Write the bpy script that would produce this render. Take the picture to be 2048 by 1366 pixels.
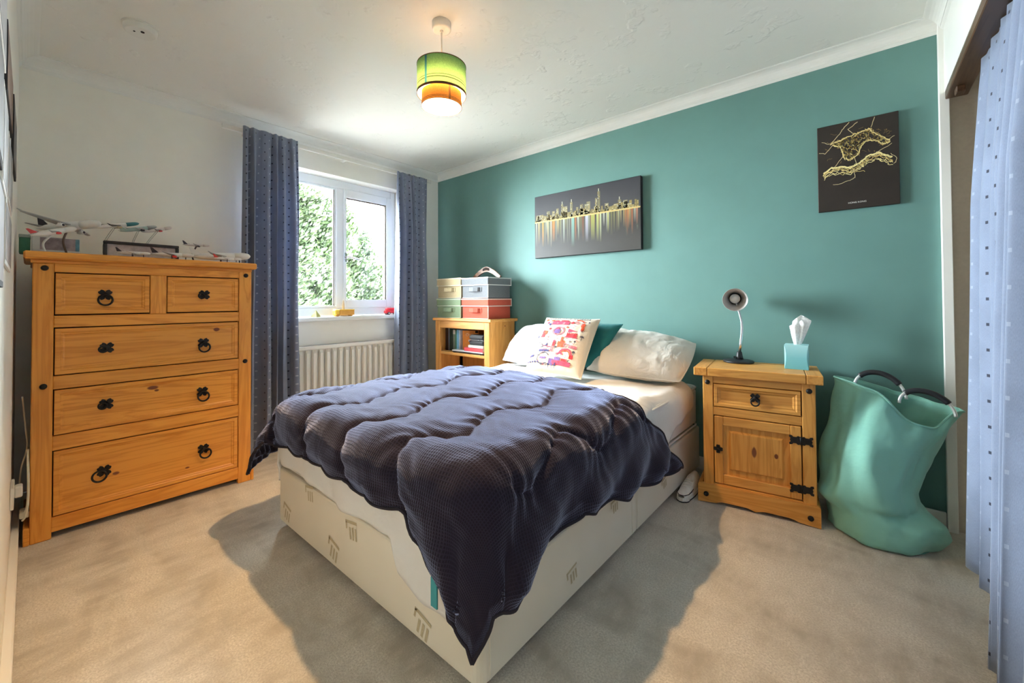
import bpy, math, random
from mathutils import Vector, Matrix, noise

# ------------------------------------------------------------------ scene, camera, light
for o in list(bpy.data.objects):
    bpy.data.objects.remove(o, do_unlink=True)
SC = bpy.context.scene
COL = SC.collection
PI = math.pi
random.seed(7)

CAM_LOC = (3.2362, -2.6425, 1.0249)
YAW, PITCH, ROLL, FPX = 0.7023, 0.0153, -0.0054, 820.29
PPX, PPY = 1028.91, 588.99
cd = bpy.data.cameras.new('camera')
cam = bpy.data.objects.new('camera', cd)
COL.objects.link(cam)
F_ = Vector((-math.sin(YAW) * math.cos(PITCH), math.cos(YAW) * math.cos(PITCH), math.sin(PITCH)))
R_ = Vector((math.cos(YAW), math.sin(YAW), 0))
U_ = R_.cross(F_)
R2 = R_ * math.cos(ROLL) + U_ * math.sin(ROLL)
U2 = U_ * math.cos(ROLL) - R_ * math.sin(ROLL)
cm = Matrix((R2, U2, -F_)).transposed().to_4x4()
cm.translation = CAM_LOC
cam.matrix_world = cm
cd.sensor_fit = 'HORIZONTAL'
cd.sensor_width = 36.0
cd.lens = FPX / 2048 * 36.0
cd.shift_x = (1024 - PPX) / 2048
cd.shift_y = (PPY - 683) / 2048
cd.clip_start = 0.01
cd.clip_end = 200
SC.camera = cam

SKY = 112.0
world = bpy.data.worlds.new('sky')
SC.world = world
world.use_nodes = True
bg = world.node_tree.nodes['Background']
bg.inputs['Color'].default_value = (0.86, 0.94, 1.0, 1)
bg.inputs['Strength'].default_value = SKY

pd = bpy.data.lights.new('window_portal', 'AREA')
portal = bpy.data.objects.new('window_portal', pd)
COL.objects.link(portal)
pd.shape = 'RECTANGLE'
pd.size = 1.2
pd.size_y = 1.2
portal.location = (-0.22, -1.02, 1.47)
portal.rotation_euler = Vector((1, 0, 0)).to_track_quat('-Z', 'Y').to_euler()
pd.cycles.is_portal = True

vs = SC.view_settings
vs.view_transform = 'Standard'
vs.look = 'None'
vs.gamma = 1.0
vs.use_curve_mapping = False
vs.exposure = 0.45
SC.cycles.max_bounces = 10
SC.cycles.diffuse_bounces = 6

# ------------------------------------------------------------------ room numbers
H = 2.286
WX = 3.53
DY = -2.687
CV = 0.066


# ------------------------------------------------------------------ mesh helper
class G:
    def __init__(s):
        s.v = []; s.f = []; s.m = []; s.sm = []; s.uv = []; s.mat = 0; s.M = None

    def add(s, vs_, fs, smooth=False, uvs=None, mat=None):
        b = len(s.v)
        if s.M is not None:
            vs_ = [s.M @ Vector(p) for p in vs_]
        s.v.extend([tuple(p) for p in vs_])
        for i, f in enumerate(fs):
            s.f.append(tuple(b + k for k in f))
            s.m.append(s.mat if mat is None else mat)
            s.sm.append(smooth)
            s.uv.append(uvs[i] if uvs else None)
        return s

    def box(s, x0, x1, y0, y1, z0, z1, b=0.003, mat=None):
        if x0 > x1: x0, x1 = x1, x0
        if y0 > y1: y0, y1 = y1, y0
        if z0 > z1: z0, z1 = z1, z0
        b = min(b, (x1 - x0) * .45, (y1 - y0) * .45, (z1 - z0) * .45)
        if b <= 0:
            v = [(x, y, z) for z in (z0, z1) for y in (y0, y1) for x in (x0, x1)]
            return s.add(v, [(0, 2, 3, 1), (4, 5, 7, 6), (0, 1, 5, 4), (2, 6, 7, 3), (0, 4, 6, 2), (1, 3, 7, 5)], mat=mat)
        v = []; idx = {}
        for i in (0, 1):
            for j in (0, 1):
                for k in (0, 1):
                    c = ((x0, x1)[i], (y0, y1)[j], (z0, z1)[k]); sg = ((1, -1)[i], (1, -1)[j], (1, -1)[k])
                    for a in range(3):
                        p = [c[q] + (sg[q] * b if q != a else 0) for q in range(3)]
                        idx[(i, j, k, a)] = len(v); v.append(tuple(p))
        f = []
        def q4(l, out):
            p = [Vector(v[n]) for n in l]
            n = (p[1] - p[0]).cross(p[2] - p[0])
            f.append(tuple(l) if n.dot(out) > 0 else tuple(reversed(l)))
        for a in range(3):
            o1, o2 = [q for q in range(3) if q != a]
            for sd_ in (0, 1):
                l = []
                for (p, q) in ((0, 0), (1, 0), (1, 1), (0, 1)):
                    key = [0, 0, 0]; key[a] = sd_; key[o1] = p; key[o2] = q
                    l.append(idx[(*key, a)])
                out = [0, 0, 0]; out[a] = 1 if sd_ else -1
                q4(l, Vector(out))
            for p in (0, 1):
                for q in (0, 1):
                    k0 = [0, 0, 0]; k1 = [0, 0, 0]
                    k0[a] = 0; k1[a] = 1
                    for k in (k0, k1): k[o1] = p; k[o2] = q
                    out = [0, 0, 0]; out[o1] = 1 if p else -1; out[o2] = 1 if q else -1
                    q4([idx[(*k0, o1)], idx[(*k0, o2)], idx[(*k1, o2)], idx[(*k1, o1)]], Vector(out))
        for i in (0, 1):
            for j in (0, 1):
                for k in (0, 1):
                    q4([idx[(i, j, k, 0)], idx[(i, j, k, 1)], idx[(i, j, k, 2)]], Vector((i * 2 - 1, j * 2 - 1, k * 2 - 1)))
        return s.add(v, f, mat=mat)

    def lathe(s, prof, n=24, c=(0, 0, 0), cap=True, smooth=True, axis='Z', mat=None):
        v = []; f = []
        for r, z in prof:
            for i in range(n):
                a = 2 * PI * i / n
                p = (r * math.cos(a), r * math.sin(a), z)
                if axis == 'X': p = (p[2], p[0], p[1])
                elif axis == 'Y': p = (p[1], p[2], p[0])
                v.append((p[0] + c[0], p[1] + c[1], p[2] + c[2]))
        for j in range(len(prof) - 1):
            for i in range(n):
                k = (i + 1) % n
                f.append((j * n + i, j * n + k, (j + 1) * n + k, (j + 1) * n + i))
        s.add(v, f, smooth, mat=mat)
        if cap:
            m = len(prof) - 1
            b = len(s.v) - len(v)
            s.f.append(tuple(b + i for i in reversed(range(n)))); s.m.append(s.mat if mat is None else mat); s.sm.append(False); s.uv.append(None)
            s.f.append(tuple(b + m * n + i for i in range(n))); s.m.append(s.mat if mat is None else mat); s.sm.append(False); s.uv.append(None)
        return s

    def tube(s, pts, r, n=8, closed=False, mat=None):
        P = [Vector(p) for p in pts]
        m = len(P)
        rs = r if isinstance(r, (list, tuple)) else [r] * m
        v = []; f = []
        up = None
        for i in range(m):
            if closed: t = P[(i + 1) % m] - P[i - 1]
            else: t = P[min(i + 1, m - 1)] - P[max(i - 1, 0)]
            t.normalize()
            if up is None:
                up = Vector((0, 0, 1)) if abs(t.z) < .9 else Vector((1, 0, 0))
            up = (up - t * up.dot(t)).normalized()
            w = t.cross(up)
            for k in range(n):
                a = 2 * PI * k / n
                v.append(P[i] + (up * math.cos(a) + w * math.sin(a)) * rs[i])
        for i in range(m if closed else m - 1):
            j = (i + 1) % m
            for k in range(n):
                l = (k + 1) % n
                f.append((i * n + k, j * n + k, j * n + l, i * n + l))
        if not closed:
            f.append(tuple(range(n))); f.append(tuple((m - 1) * n + k for k in reversed(range(n))))
        return s.add(v, f, True, mat=mat)

    def prism(s, poly, axis, a, b, mat=None, smooth=False):
        def P(p, q):
            if axis == 'X': return (q, p[0], p[1])
            if axis == 'Y': return (p[0], q, p[1])
            return (p[0], p[1], q)
        n = len(poly)
        v = [P(p, a) for p in poly] + [P(p, b) for p in poly]
        f = [tuple(range(n)), tuple(reversed(range(n, 2 * n)))] + [(i, n + i, n + (i + 1) % n, (i + 1) % n) for i in range(n)]
        return s.add(v, f, smooth, mat=mat)

    def grid(s, nu, nv, fn, smooth=True, uvf=None, cu=False, cv=False, mat=None, flip=False):
        v = []; f = []; uvs = []
        for j in range(nv + (0 if cv else 1)):
            for i in range(nu + (0 if cu else 1)):
                v.append(fn(i / nu, j / nv))
        w = nu + (0 if cu else 1); h = nv + (0 if cv else 1)
        for j in range(nv):
            for i in range(nu):
                q = (j * w + i, j * w + (i + 1) % w, ((j + 1) % h) * w + (i + 1) % w, ((j + 1) % h) * w + i)
                uu = [(i / nu, j / nv), ((i + 1) / nu, j / nv), ((i + 1) / nu, (j + 1) / nv), (i / nu, (j + 1) / nv)]
                if flip: q = q[::-1]; uu = uu[::-1]
                f.append(q)
                if uvf: uvs.append([uvf(*p) for p in uu])
        return s.add(v, f, smooth, uvs if uvf else None, mat=mat)

    def mesh(s, name, mats, fix=False):
        me = bpy.data.meshes.new(name)
        me.from_pydata(s.v, [], s.f)
        for m in mats: me.materials.append(m)
        me.polygons.foreach_set('material_index', s.m)
        me.polygons.foreach_set('use_smooth', s.sm)
        if any(u is not None for u in s.uv):
            ul = me.uv_layers.new(name='UVMap')
            flat = []
            for f, u in zip(s.f, s.uv):
                for k in range(len(f)):
                    flat.extend(u[k] if u else (0, 0))
            ul.data.foreach_set('uv', flat)
        if fix:
            import bmesh
            bm = bmesh.new(); bm.from_mesh(me)
            bmesh.ops.recalc_face_normals(bm, faces=bm.faces)
            bm.to_mesh(me); bm.free()
        me.update()
        return me

    def obj(s, name, mat, parent=None, world=False, fix=True):
        mats = mat if isinstance(mat, (list, tuple)) else [mat]
        if world and parent is not None:
            inv = local_matrix(parent).inverted()
            s.v = [tuple(inv @ Vector(p)) for p in s.v]
        o = bpy.data.objects.new(name, s.mesh(name, mats, fix))
        COL.objects.link(o)
        if parent is not None: o.parent = parent
        return o


def local_matrix(o):
    m = Matrix.Translation(o.location) @ o.rotation_euler.to_matrix().to_4x4()
    if o.parent is not None: m = local_matrix(o.parent) @ m
    return m


def tag(o, label=None, cat=None, group=None, kind=None):
    if label: o['label'] = label
    if cat: o['category'] = cat
    if group: o['group'] = group
    if kind: o['kind'] = kind
    return o


def thing(name, label, cat, loc=(0, 0, 0), rz=0.0, group=None):
    o = bpy.data.objects.new(name, None)
    COL.objects.link(o)
    o.empty_display_size = 0.05
    o.location = loc
    o.rotation_euler = (0, 0, rz)
    return tag(o, label, cat, group)


def struct(o, label=None):
    o['kind'] = 'structure'
    if label: o['label'] = label
    return o


def copy_part(o, parent, M_=None):
    c = o.copy()
    COL.objects.link(c)
    c.parent = parent
    for ch in list(o.children): copy_part(ch, c)
    return c


def nz(x, y, z=0.0, sc=1.0):
    return noise.noise(Vector((x * sc, y * sc, z * sc)))


def text_geo(txt, size):
    cu = bpy.data.curves.new('text', 'FONT')
    cu.body = txt
    cu.size = size
    cu.align_x = 'CENTER'
    cu.resolution_u = 3
    o = bpy.data.objects.new('text', cu)
    COL.objects.link(o)
    dg = bpy.context.evaluated_depsgraph_get()
    ev = o.evaluated_get(dg)
    me = ev.to_mesh()
    v = [tuple(p.co) for p in me.vertices]
    f = [tuple(p.vertices) for p in me.polygons]
    ev.to_mesh_clear()
    bpy.data.objects.remove(o, do_unlink=True)
    bpy.data.curves.remove(cu)
    return v, f


# ------------------------------------------------------------------ materials
class N:
    """tiny node-tree writer"""
    def __init__(s, name):
        s.mat = bpy.data.materials.new(name)
        s.mat.use_nodes = True
        s.t = s.mat.node_tree
        s.b = s.t.nodes['Principled BSDF']
        s.out = s.t.nodes['Material Output']

    def n(s, typ, **kw):
        nd = s.t.nodes.new(typ)
        for k, v in kw.items():
            if k.startswith('i_'):
                key = k[2:]
                key = int(key) if key.isdigit() else key.replace('_', ' ')
                s.set(nd, key, v)
            else:
                setattr(nd, k, v)
        return nd

    def set(s, nd, key, v):
        if isinstance(v, bpy.types.NodeSocket): s.t.links.new(v, nd.inputs[key])
        else: nd.inputs[key].default_value = v

    def math(s, op, a, b=0.0, c=None):
        nd = s.t.nodes.new('ShaderNodeMath'); nd.operation = op
        s.set(nd, 0, a); s.set(nd, 1, b)
        if c is not None: s.set(nd, 2, c)
        return nd.outputs[0]

    def mix(s, fac, a, b, blend='MIX'):
        nd = s.t.nodes.new('ShaderNodeMix'); nd.data_type = 'RGBA'; nd.blend_type = blend
        s.set(nd, 0, fac); s.set(nd, 6, a); s.set(nd, 7, b)
        return nd.outputs[2]

    def noise(s, scale, detail=3, rough=.5, vec=None, dist=0.0):
        nd = s.n('ShaderNodeTexNoise', i_Scale=scale, i_Detail=detail, i_Roughness=rough, i_Distortion=dist)
        if vec is not None: s.set(nd, 'Vector', vec)
        return nd.outputs['Fac']

    def coord(s, kind='Object'):
        return s.n('ShaderNodeTexCoord').outputs[kind]

    def mapping(s, vec, scale=(1, 1, 1), loc=(0, 0, 0), rot=(0, 0, 0)):
        nd = s.n('ShaderNodeMapping')
        s.set(nd, 'Vector', vec); s.set(nd, 'Scale', scale); s.set(nd, 'Location', loc); s.set(nd, 'Rotation', rot)
        return nd.outputs[0]

    def ramp(s, fac, stops):
        nd = s.n('ShaderNodeValToRGB')
        el = nd.color_ramp.elements
        while len(el) < len(stops): el.new(0.5)
        for e, (p, c) in zip(el, stops):
            e.position = p; e.color = (*c[:3], 1)
        s.set(nd, 'Fac', fac)
        return nd.outputs['Color']

    def bump(s, h, strength=.3, dist=.01):
        nd = s.n('ShaderNodeBump', i_Strength=strength, i_Distance=dist)
        s.set(nd, 'Height', h)
        s.t.links.new(nd.outputs[0], s.b.inputs['Normal'])
        return nd.outputs[0]

    def col(s, v):
        s.set(s.b, 'Base Color', v if isinstance(v, bpy.types.NodeSocket) else (*v, 1)); return s

    def p(s, **kw):
        for k, v in kw.items(): s.set(s.b, k.replace('_', ' '), v)
        return s


def c4(c): return (*c, 1)


def plain(name, c, rough=.6, var=.06, scale=30, bump=0.0, metal=0.0, spec=.4, bdist=.002):
    m = N(name)
    f = m.noise(scale, 3, .6, m.coord())
    m.col(m.ramp(f, [(.3, tuple(x * (1 - var) for x in c)), (.7, tuple(min(1, x * (1 + var)) for x in c))]))
    m.p(Roughness=rough, Metallic=metal, Specular_IOR_Level=spec)
    if bump: m.bump(f, bump, bdist)
    return m.mat


def wood(name, axis, light=(.70, .36, .10), dark=(.50, .21, .045), knots=(), rough=.38):
    m = N(name)
    co = m.coord()
    rnd = m.n('ShaderNodeObjectInfo').outputs['Random']
    off = m.n('ShaderNodeCombineXYZ', i_X=m.math('MULTIPLY', rnd, 7.3), i_Y=m.math('MULTIPLY', rnd, 3.1), i_Z=m.math('MULTIPLY', rnd, 5.7)).outputs[0]
    ad = m.n('ShaderNodeVectorMath', operation='ADD'); m.set(ad, 0, co); m.set(ad, 1, off)
    s_ = [16, 16, 16]; s_['XYZ'.index(axis)] = 1.1
    v1 = m.mapping(ad.outputs[0], tuple(s_))
    f1 = m.noise(1.0, 4, .55, v1, 1.2)
    s2 = [120, 120, 120]; s2['XYZ'.index(axis)] = 4
    f2 = m.noise(1.0, 2, .5, m.mapping(co, tuple(s2)))
    w = m.math('FRACT', m.math('MULTIPLY', f1, 5.0))
    w = m.math('ABSOLUTE', m.math('SUBTRACT', w, .5))
    g = m.math('ADD', m.math('MULTIPLY', w, 1.1), m.math('MULTIPLY', f2, .45))
    c = m.ramp(g, [(.16, dark), (.62, light)])
    c = m.mix(m.math('MULTIPLY', rnd, .22), c, c4(tuple(x * .72 for x in light)))
    if knots:
        pos = co
        for (kx, ky, kz, kr, asp) in knots:
            sb = m.n('ShaderNodeVectorMath', operation='SUBTRACT'); m.set(sb, 0, pos); m.set(sb, 1, (kx, ky, kz))
            sc_ = m.n('ShaderNodeVectorMath', operation='MULTIPLY'); m.set(sc_, 0, sb.outputs[0]); m.set(sc_, 1, asp)
            ln = m.n('ShaderNodeVectorMath', operation='LENGTH'); m.set(ln, 0, sc_.outputs[0])
            d = m.math('ADD', ln.outputs['Value'], m.math('MULTIPLY', m.math('SUBTRACT', f2, .5), kr * .35))
            k = m.n('ShaderNodeMapRange', i_From_Min=kr * .75, i_From_Max=kr * 1.1, i_To_Min=1.0, i_To_Max=0.0)
            m.set(k, 'Value', d)
            c = m.mix(k.outputs[0], c, (.20, .055, .02, 1))
    m.col(c)
    m.p(Roughness=rough, Specular_IOR_Level=.4)
    m.bump(g, .05, .002)
    return m.mat


WALLW = plain('white wall paint', (.90, .875, .80), .9, .015, 8, .12)
TRIMW = plain('white gloss trim paint', (.86, .85, .80), .35, .02, 6)
UPVC = plain('white window plastic', (.88, .90, .91), .3, .01, 6)
BEIGE = plain('beige closet wall', (.62, .55, .46), .9, .05, 60, .2)
TEAL = plain('teal wall paint', (.120, .248, .225), .62, .035, 5, .08)
IRON = plain('black iron', (.018, .015, .014), .5, .2, 60, .2, .4)
BLACKP = plain('black plastic', (.02, .02, .022), .45)
CHROME = plain('silver metal', (.75, .75, .77), .25, .03, 20, 0, 1.0)
WHITEP = plain('white plastic', (.82, .80, .74), .4, .02)
GAP = plain('dark gap', (.03, .015, .008), .9)


def mk_ceiling():
    m = N('swirled white ceiling plaster')
    co = m.coord()
    w = m.noise(2.2, 2, .5, co)
    ad = m.n('ShaderNodeVectorMath', operation='ADD'); m.set(ad, 0, co)
    nn = m.n('ShaderNodeTexNoise', i_Scale=3.0, i_Detail=2.0); m.set(nn, 'Vector', co)
    sc_ = m.n('ShaderNodeVectorMath', operation='SCALE'); m.set(sc_, 0, nn.outputs['Color']); m.set(sc_, 'Scale', .55)
    m.set(ad, 1, sc_.outputs[0])
    ring = m.n('ShaderNodeTexVoronoi', i_Scale=6.0); m.set(ring, 'Vector', ad.outputs[0])
    h1 = m.math('SINE', m.math('MULTIPLY', ring.outputs['Distance'], 70.0))
    mask = m.ramp(m.noise(9, 3, .6, co), [(.57, (0, 0, 0)), (.66, (1, 1, 1))])
    h = m.math('ADD', m.math('MULTIPLY', m.math('MAXIMUM', h1, .75), mask), m.math('MULTIPLY', m.noise(40, 2, .5, co), .12))
    m.col((.86, .845, .79)); m.p(Roughness=.85, Specular_IOR_Level=.3)
    m.bump(h, .5, .006)
    return m.mat


def mk_carpet():
    m = N('beige grey carpet pile')
    co = m.coord()
    big = m.noise(2.6, 3, .55, m.mapping(co, (1.0, 2.2, 1), (0, 0, 0), (0, 0, .9)), .8)
    mid = m.noise(14, 3, .6, m.mapping(co, (1, .35, 1), (0, 0, 0), (0, 0, .7)))
    fine = m.noise(170, 3, .75, co)
    fl = m.noise(520, 2, .7, co)
    c = m.ramp(big, [(.35, (.42, .375, .305)), (.62, (.72, .67, .58))])
    c = m.mix(m.ramp(mid, [(.40, (0, 0, 0)), (.65, (.75, .75, .75))]), c, (.78, .73, .64, 1))
    c = m.mix(m.ramp(fine, [(.35, (0, 0, 0)), (.65, (.8, .8, .8))]), c, (.42, .375, .31, 1))
    m.col(c); m.p(Roughness=1.0, Specular_IOR_Level=.05, Sheen_Weight=.25)
    m.bump(m.math('ADD', m.math('MULTIPLY', fine, .6), m.math('ADD', m.math('MULTIPLY', fl, .3), m.math('MULTIPLY', mid, .8))), .6, .008)
    return m.mat


def mk_curtain(name, base, dark=(.03, .035, .06), light=(.75, .76, .82), du=.052, dv=.058, sz=.0055):
    m = N(name)
    uv = m.coord('UV')
    sx = m.n('ShaderNodeSeparateXYZ'); m.set(sx, 0, uv)
    u = m.math('DIVIDE', sx.outputs[0], du)
    cu_ = m.math('FLOOR', u)
    odd = m.math('MODULO', m.math('ABSOLUTE', cu_), 2.0)
    v = m.math('ADD', m.math('DIVIDE', sx.outputs[1], dv), m.math('MULTIPLY', odd, .5))
    fu = m.math('ABSOLUTE', m.math('SUBTRACT', m.math('FRACT', u), .5))
    fv = m.math('ABSOLUTE', m.math('SUBTRACT', m.math('FRACT', v), .5))
    mask = m.math('MULTIPLY', m.math('LESS_THAN', fu, sz / du), m.math('LESS_THAN', fv, sz * .8 / dv))
    f = m.noise(8, 3, .6, m.coord())
    weave = m.noise(1.0, 2, .6, m.mapping(uv, (900, 160, 1)))
    c = m.ramp(m.math('ADD', m.math('MULTIPLY', f, .5), m.math('MULTIPLY', weave, .5)), [(.3, tuple(x * .82 for x in base)), (.7, tuple(x * 1.16 for x in base))])
    dot = m.mix(odd, c4(dark), c4(light))
    m.col(m.mix(mask, c, dot))
    m.p(Roughness=.75, Sheen_Weight=.35, Specular_IOR_Level=.3)
    bmp = m.bump(m.math('ADD', weave, mask), .15, .002)
    tr = m.n('ShaderNodeBsdfTranslucent'); m.set(tr, 'Color', m.mix(mask, c, dot))
    mx = m.n('ShaderNodeMixShader', i_Fac=.18)
    m.t.links.new(m.b.outputs[0], mx.inputs[1]); m.t.links.new(tr.outputs[0], mx.inputs[2])
    m.t.links.new(mx.outputs[0], m.out.inputs['Surface'])
    return m.mat


def mk_comforter():
    m = N('waffle weave plum navy comforter')
    uv = m.coord('UV')
    sx = m.n('ShaderNodeSeparateXYZ'); m.set(sx, 0, uv)
    p = .0088
    wob = m.math('MULTIPLY', m.noise(9, 2, .5, uv), .02)
    a = m.math('ABSOLUTE', m.math('SINE', m.math('MULTIPLY', m.math('ADD', sx.outputs[0], wob), PI / p)))
    b = m.math('ABSOLUTE', m.math('SINE', m.math('MULTIPLY', m.math('ADD', sx.outputs[1], wob), PI / p)))
    ridge = m.math('MAXIMUM', m.math('POWER', m.math('SUBTRACT', 1.0, a), 1.2), m.math('POWER', m.math('SUBTRACT', 1.0, b), 1.2))
    c = m.ramp(ridge, [(.1, (.0135, .0100, .0185)), (.8, (.022, .0175, .032))])
    c = m.mix(m.math('MULTIPLY', m.noise(5, 2, .5, uv), .35), c, (.019, .0125, .020, 1))
    m.col(c)
    m.p(Roughness=.9, Specular_IOR_Level=.15, Sheen_Weight=.9, Sheen_Roughness=.35, Sheen_Tint=(.55, .64, 1, 1))
    m.bump(ridge, .40, .003)
    return m.mat


def mk_cotton(name, c, wr=.25, sc=9, dist=1.2):
    m = N(name)
    co = m.coord()
    f = m.noise(sc, 4, .55, m.mapping(co, (1, 1, 1)), dist)
    m.col(c[:3]); m.p(Roughness=.85, Specular_IOR_Level=.2, Sheen_Weight=.2)
    m.bump(f, wr, .03)
    return m.mat


def mk_divan():
    m = N('cream woven divan cover')
    co = m.coord()
    f = m.noise(400, 2, .6, co)
    g = m.noise(3, 2, .5, co)
    c = m.ramp(g, [(.3, (.72, .665, .545)), (.7, (.77, .72, .61))])
    m.col(c); m.p(Roughness=.7, Specular_IOR_Level=.3, Sheen_Weight=.15)
    m.bump(f, .08, .001)
    return m.mat


def mk_glass():
    m = N('window glass')
    t = m.n('ShaderNodeBsdfTransparent', i_Color=(.97, .985, .98, 1))
    g = m.n('ShaderNodeBsdfGlossy', i_Roughness=.0)
    fr = m.n('ShaderNodeFresnel', i_IOR=1.35)
    mx = m.n('ShaderNodeMixShader')
    m.set(mx, 0, fr.outputs[0])
    m.t.links.new(t.outputs[0], mx.inputs[1]); m.t.links.new(g.outputs[0], mx.inputs[2])
    m.t.links.new(mx.outputs[0], m.out.inputs['Surface'])
    return m.mat


def mk_leaf(name, a, b):
    m = N(name)
    r = m.n('ShaderNodeNewGeometry').outputs['Random Per Island']
    c = m.ramp(r, [(.0, a), (1.0, b)])
    m.col(c); m.p(Roughness=.6)
    tr = m.n('ShaderNodeBsdfTranslucent'); m.set(tr, 'Color', c)
    mx = m.n('ShaderNodeMixShader', i_Fac=.4)
    m.t.links.new(m.b.outputs[0], mx.inputs[1]); m.t.links.new(tr.outputs[0], mx.inputs[2])
    m.t.links.new(mx.outputs[0], m.out.inputs['Surface'])
    return m.mat


def mk_fabric_translucent(name, c, fac=.5, extra=None, lining=False):
    m = N(name)
    col = c4(c)
    f = m.noise(180, 2, .6, m.coord())
    cc = m.ramp(f, [(.3, tuple(x * .85 for x in c)), (.7, tuple(min(1, x * 1.12) for x in c))])
    if extra: cc = extra(m, cc)
    if lining:
        bf = m.n('ShaderNodeNewGeometry').outputs['Backfacing']
        m.col(m.mix(bf, cc, (.90, .87, .80, 1)))
    else: m.col(cc)
    m.p(Roughness=.9, Specular_IOR_Level=.1)
    tr = m.n('ShaderNodeBsdfTranslucent'); m.set(tr, 'Color', cc)
    mx = m.n('ShaderNodeMixShader', i_Fac=fac)
    m.t.links.new(m.b.outputs[0], mx.inputs[1]); m.t.links.new(tr.outputs[0], mx.inputs[2])
    m.t.links.new(mx.outputs[0], m.out.inputs['Surface'])
    return m.mat


def mk_vcol(name, rough=.5):
    m = N(name)
    a = m.n('ShaderNodeVertexColor', layer_name='Col')
    m.col(a.outputs['Color']); m.p(Roughness=rough, Specular_IOR_Level=.3)
    return m.mat


def emit(name, c, s):
    m = N(name)
    m.p(Emission_Color=c4(c), Emission_Strength=s); m.col(c)
    return m.mat


CEIL = mk_ceiling()
CARPET = mk_carpet()
CURT = mk_curtain('blue grey dotted curtain fabric', (.235, .265, .36), light=(.50, .53, .62))
GLASS = mk_glass()
COTTON = mk_cotton('white cotton bedding', (.72, .71, .69, 1))
PILLOWC = mk_cotton('ivory pillow cotton', (.68, .645, .58, 1), .45, 9)
DIVAN = mk_divan()
RAD = plain('white radiator enamel', (.84, .80, .73), .3, .02, 5)

# ------------------------------------------------------------------ room shell
g = G(); g.box(-.25, 4.2, DY - .15, .15, -.12, 0, 0)
struct(g.obj('floor', CARPET))
g = G(); g.box(-.25, 4.2, DY - .15, .15, H, H + .12, 0)
struct(g.obj('ceiling', CEIL))
# window wall with an opening
WY0, WY1, WZ0, WZ1 = -1.62, -.42, .885, 2.047
g = G()
g.box(-.25, 0, DY - .15, WY0, 0, H, 0)
g.box(-.25, 0, WY1, .15, 0, H, 0)
g.box(-.25, 0, WY0, WY1, 0, WZ0, 0)
g.box(-.25, 0, WY0, WY1, WZ1, H, 0)
struct(g.obj('wall_west', WALLW))
g = G(); g.box(0, 3.545, 0, .15, 0, H, 0)
struct(g.obj('wall_north', TEAL))
g = G(); g.box(0, 4.2, DY - .15, DY, 0, H, 0)
struct(g.obj('wall_south', WALLW))
# east wall: thin frame post, header and the solid stretch beyond the closet opening
g = G()
g.box(3.53, 3.56, -2.0, -.03, 1.94, H, 0)
g.box(3.512, 3.545, -.03, 0, 0, H, .002)
g.box(3.53, 3.56, DY, -2.0, 0, H, 0)
struct(g.obj('wall_east', TRIMW))
g = G()
g.box(3.545, 4.2, 0, .15, 0, H, 0)
g.box(4.1, 4.2, DY, 0, 0, H, 0)
struct(g.obj('wall_closet', BEIGE))

# coving
def coving(name, a, b, inward, mat=TRIMW):
    """a, b: plan points on the wall line; inward: unit plan vector into the room"""
    prof = [(0, 0), (.006, .006), (.010, .012)]
    for i in range(7):
        t = i / 6 * PI / 2
        prof.append((.012 + (CV - .018) * (1 - math.cos(t)), .012 + (CV - .018) * math.sin(t)))
    prof += [(CV, CV - .004), (CV, CV)]
    g = G()
    v = []
    n = len(prof)
    for (P, sgn) in ((a, 1), (b, -1)):
        for (o, z) in prof:
            t = Vector((b[0] - a[0], b[1] - a[1])).normalized() * (o * sgn)
            v.append((P[0] + inward[0] * o + t.x, P[1] + inward[1] * o + t.y, H - CV + z))
    f = [(i, i + 1, n + i + 1, n + i) for i in range(n - 1)]
    g.add(v, f, False)
    return struct(g.obj(name, mat, fix=False))

coving('trim_1', (0, 0), (WX, 0), (0, -1))
coving('trim_2', (0, DY), (0, 0), (1, 0))
coving('trim_3', (WX - .018, DY), (0, DY), (0, 1))
coving('trim_4', (WX, -.0), (WX, DY), (-1, 0))

# skirting boards
def skirt(name, x0, x1, y0, y1):
    g = G(); g.box(x0, x1, y0, y1, 0, .075, .003); 
    return struct(g.obj(name, TRIMW))
skirt('baseboard_north', .02, 3.51, -.018, 0)
skirt('baseboard_west', 0, .018, DY, 0)
skirt('baseboard_south', .02, 3.5, DY, DY + .022)

# ------------------------------------------------------------------ window
fx0, fx1 = -.185, -.12
w = thing('window_1', None, None, (-.15, -1.02, .9)); w['kind'] = 'structure'
def wpart(name, boxes, mat=UPVC, b=.004):
    g = G()
    for bx in boxes: g.box(*bx, b)
    return g.obj(name, mat, w, True)
wpart('outer_frame', [(fx0, fx1, WY0, WY0 + .06, WZ0, WZ1), (fx0, fx1, WY1 - .05, WY1, WZ0, WZ1),
                      (fx0, fx1, WY0 + .06, WY1 - .05, WZ1 - .065, WZ1), (fx0, fx1, WY0 + .06, WY1 - .05, WZ0 + .02, .975)])
wpart('mullion', [(fx0, fx1 + .002, -.985, -.925, .975, WZ1 - .065)])
# fixed pane beads
wpart('glazing_bead', [(fx1 - .03, fx1 - .008, WY0 + .06, -.985, .975, .993), (fx1 - .03, fx1 - .008, WY0 + .06, -.985, 1.965, WZ1 - .065),
                       (fx1 - .03, fx1 - .008, -.998, -.985, .993, 1.965), (fx1 - .03, fx1 - .008, WY0 + .06, WY0 + .075, .993, 1.965)])
wpart('gasket', [(fx1 - .034, fx1 - .012, -1.004, -.998, .993, 1.965)], GAP, 0)
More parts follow.
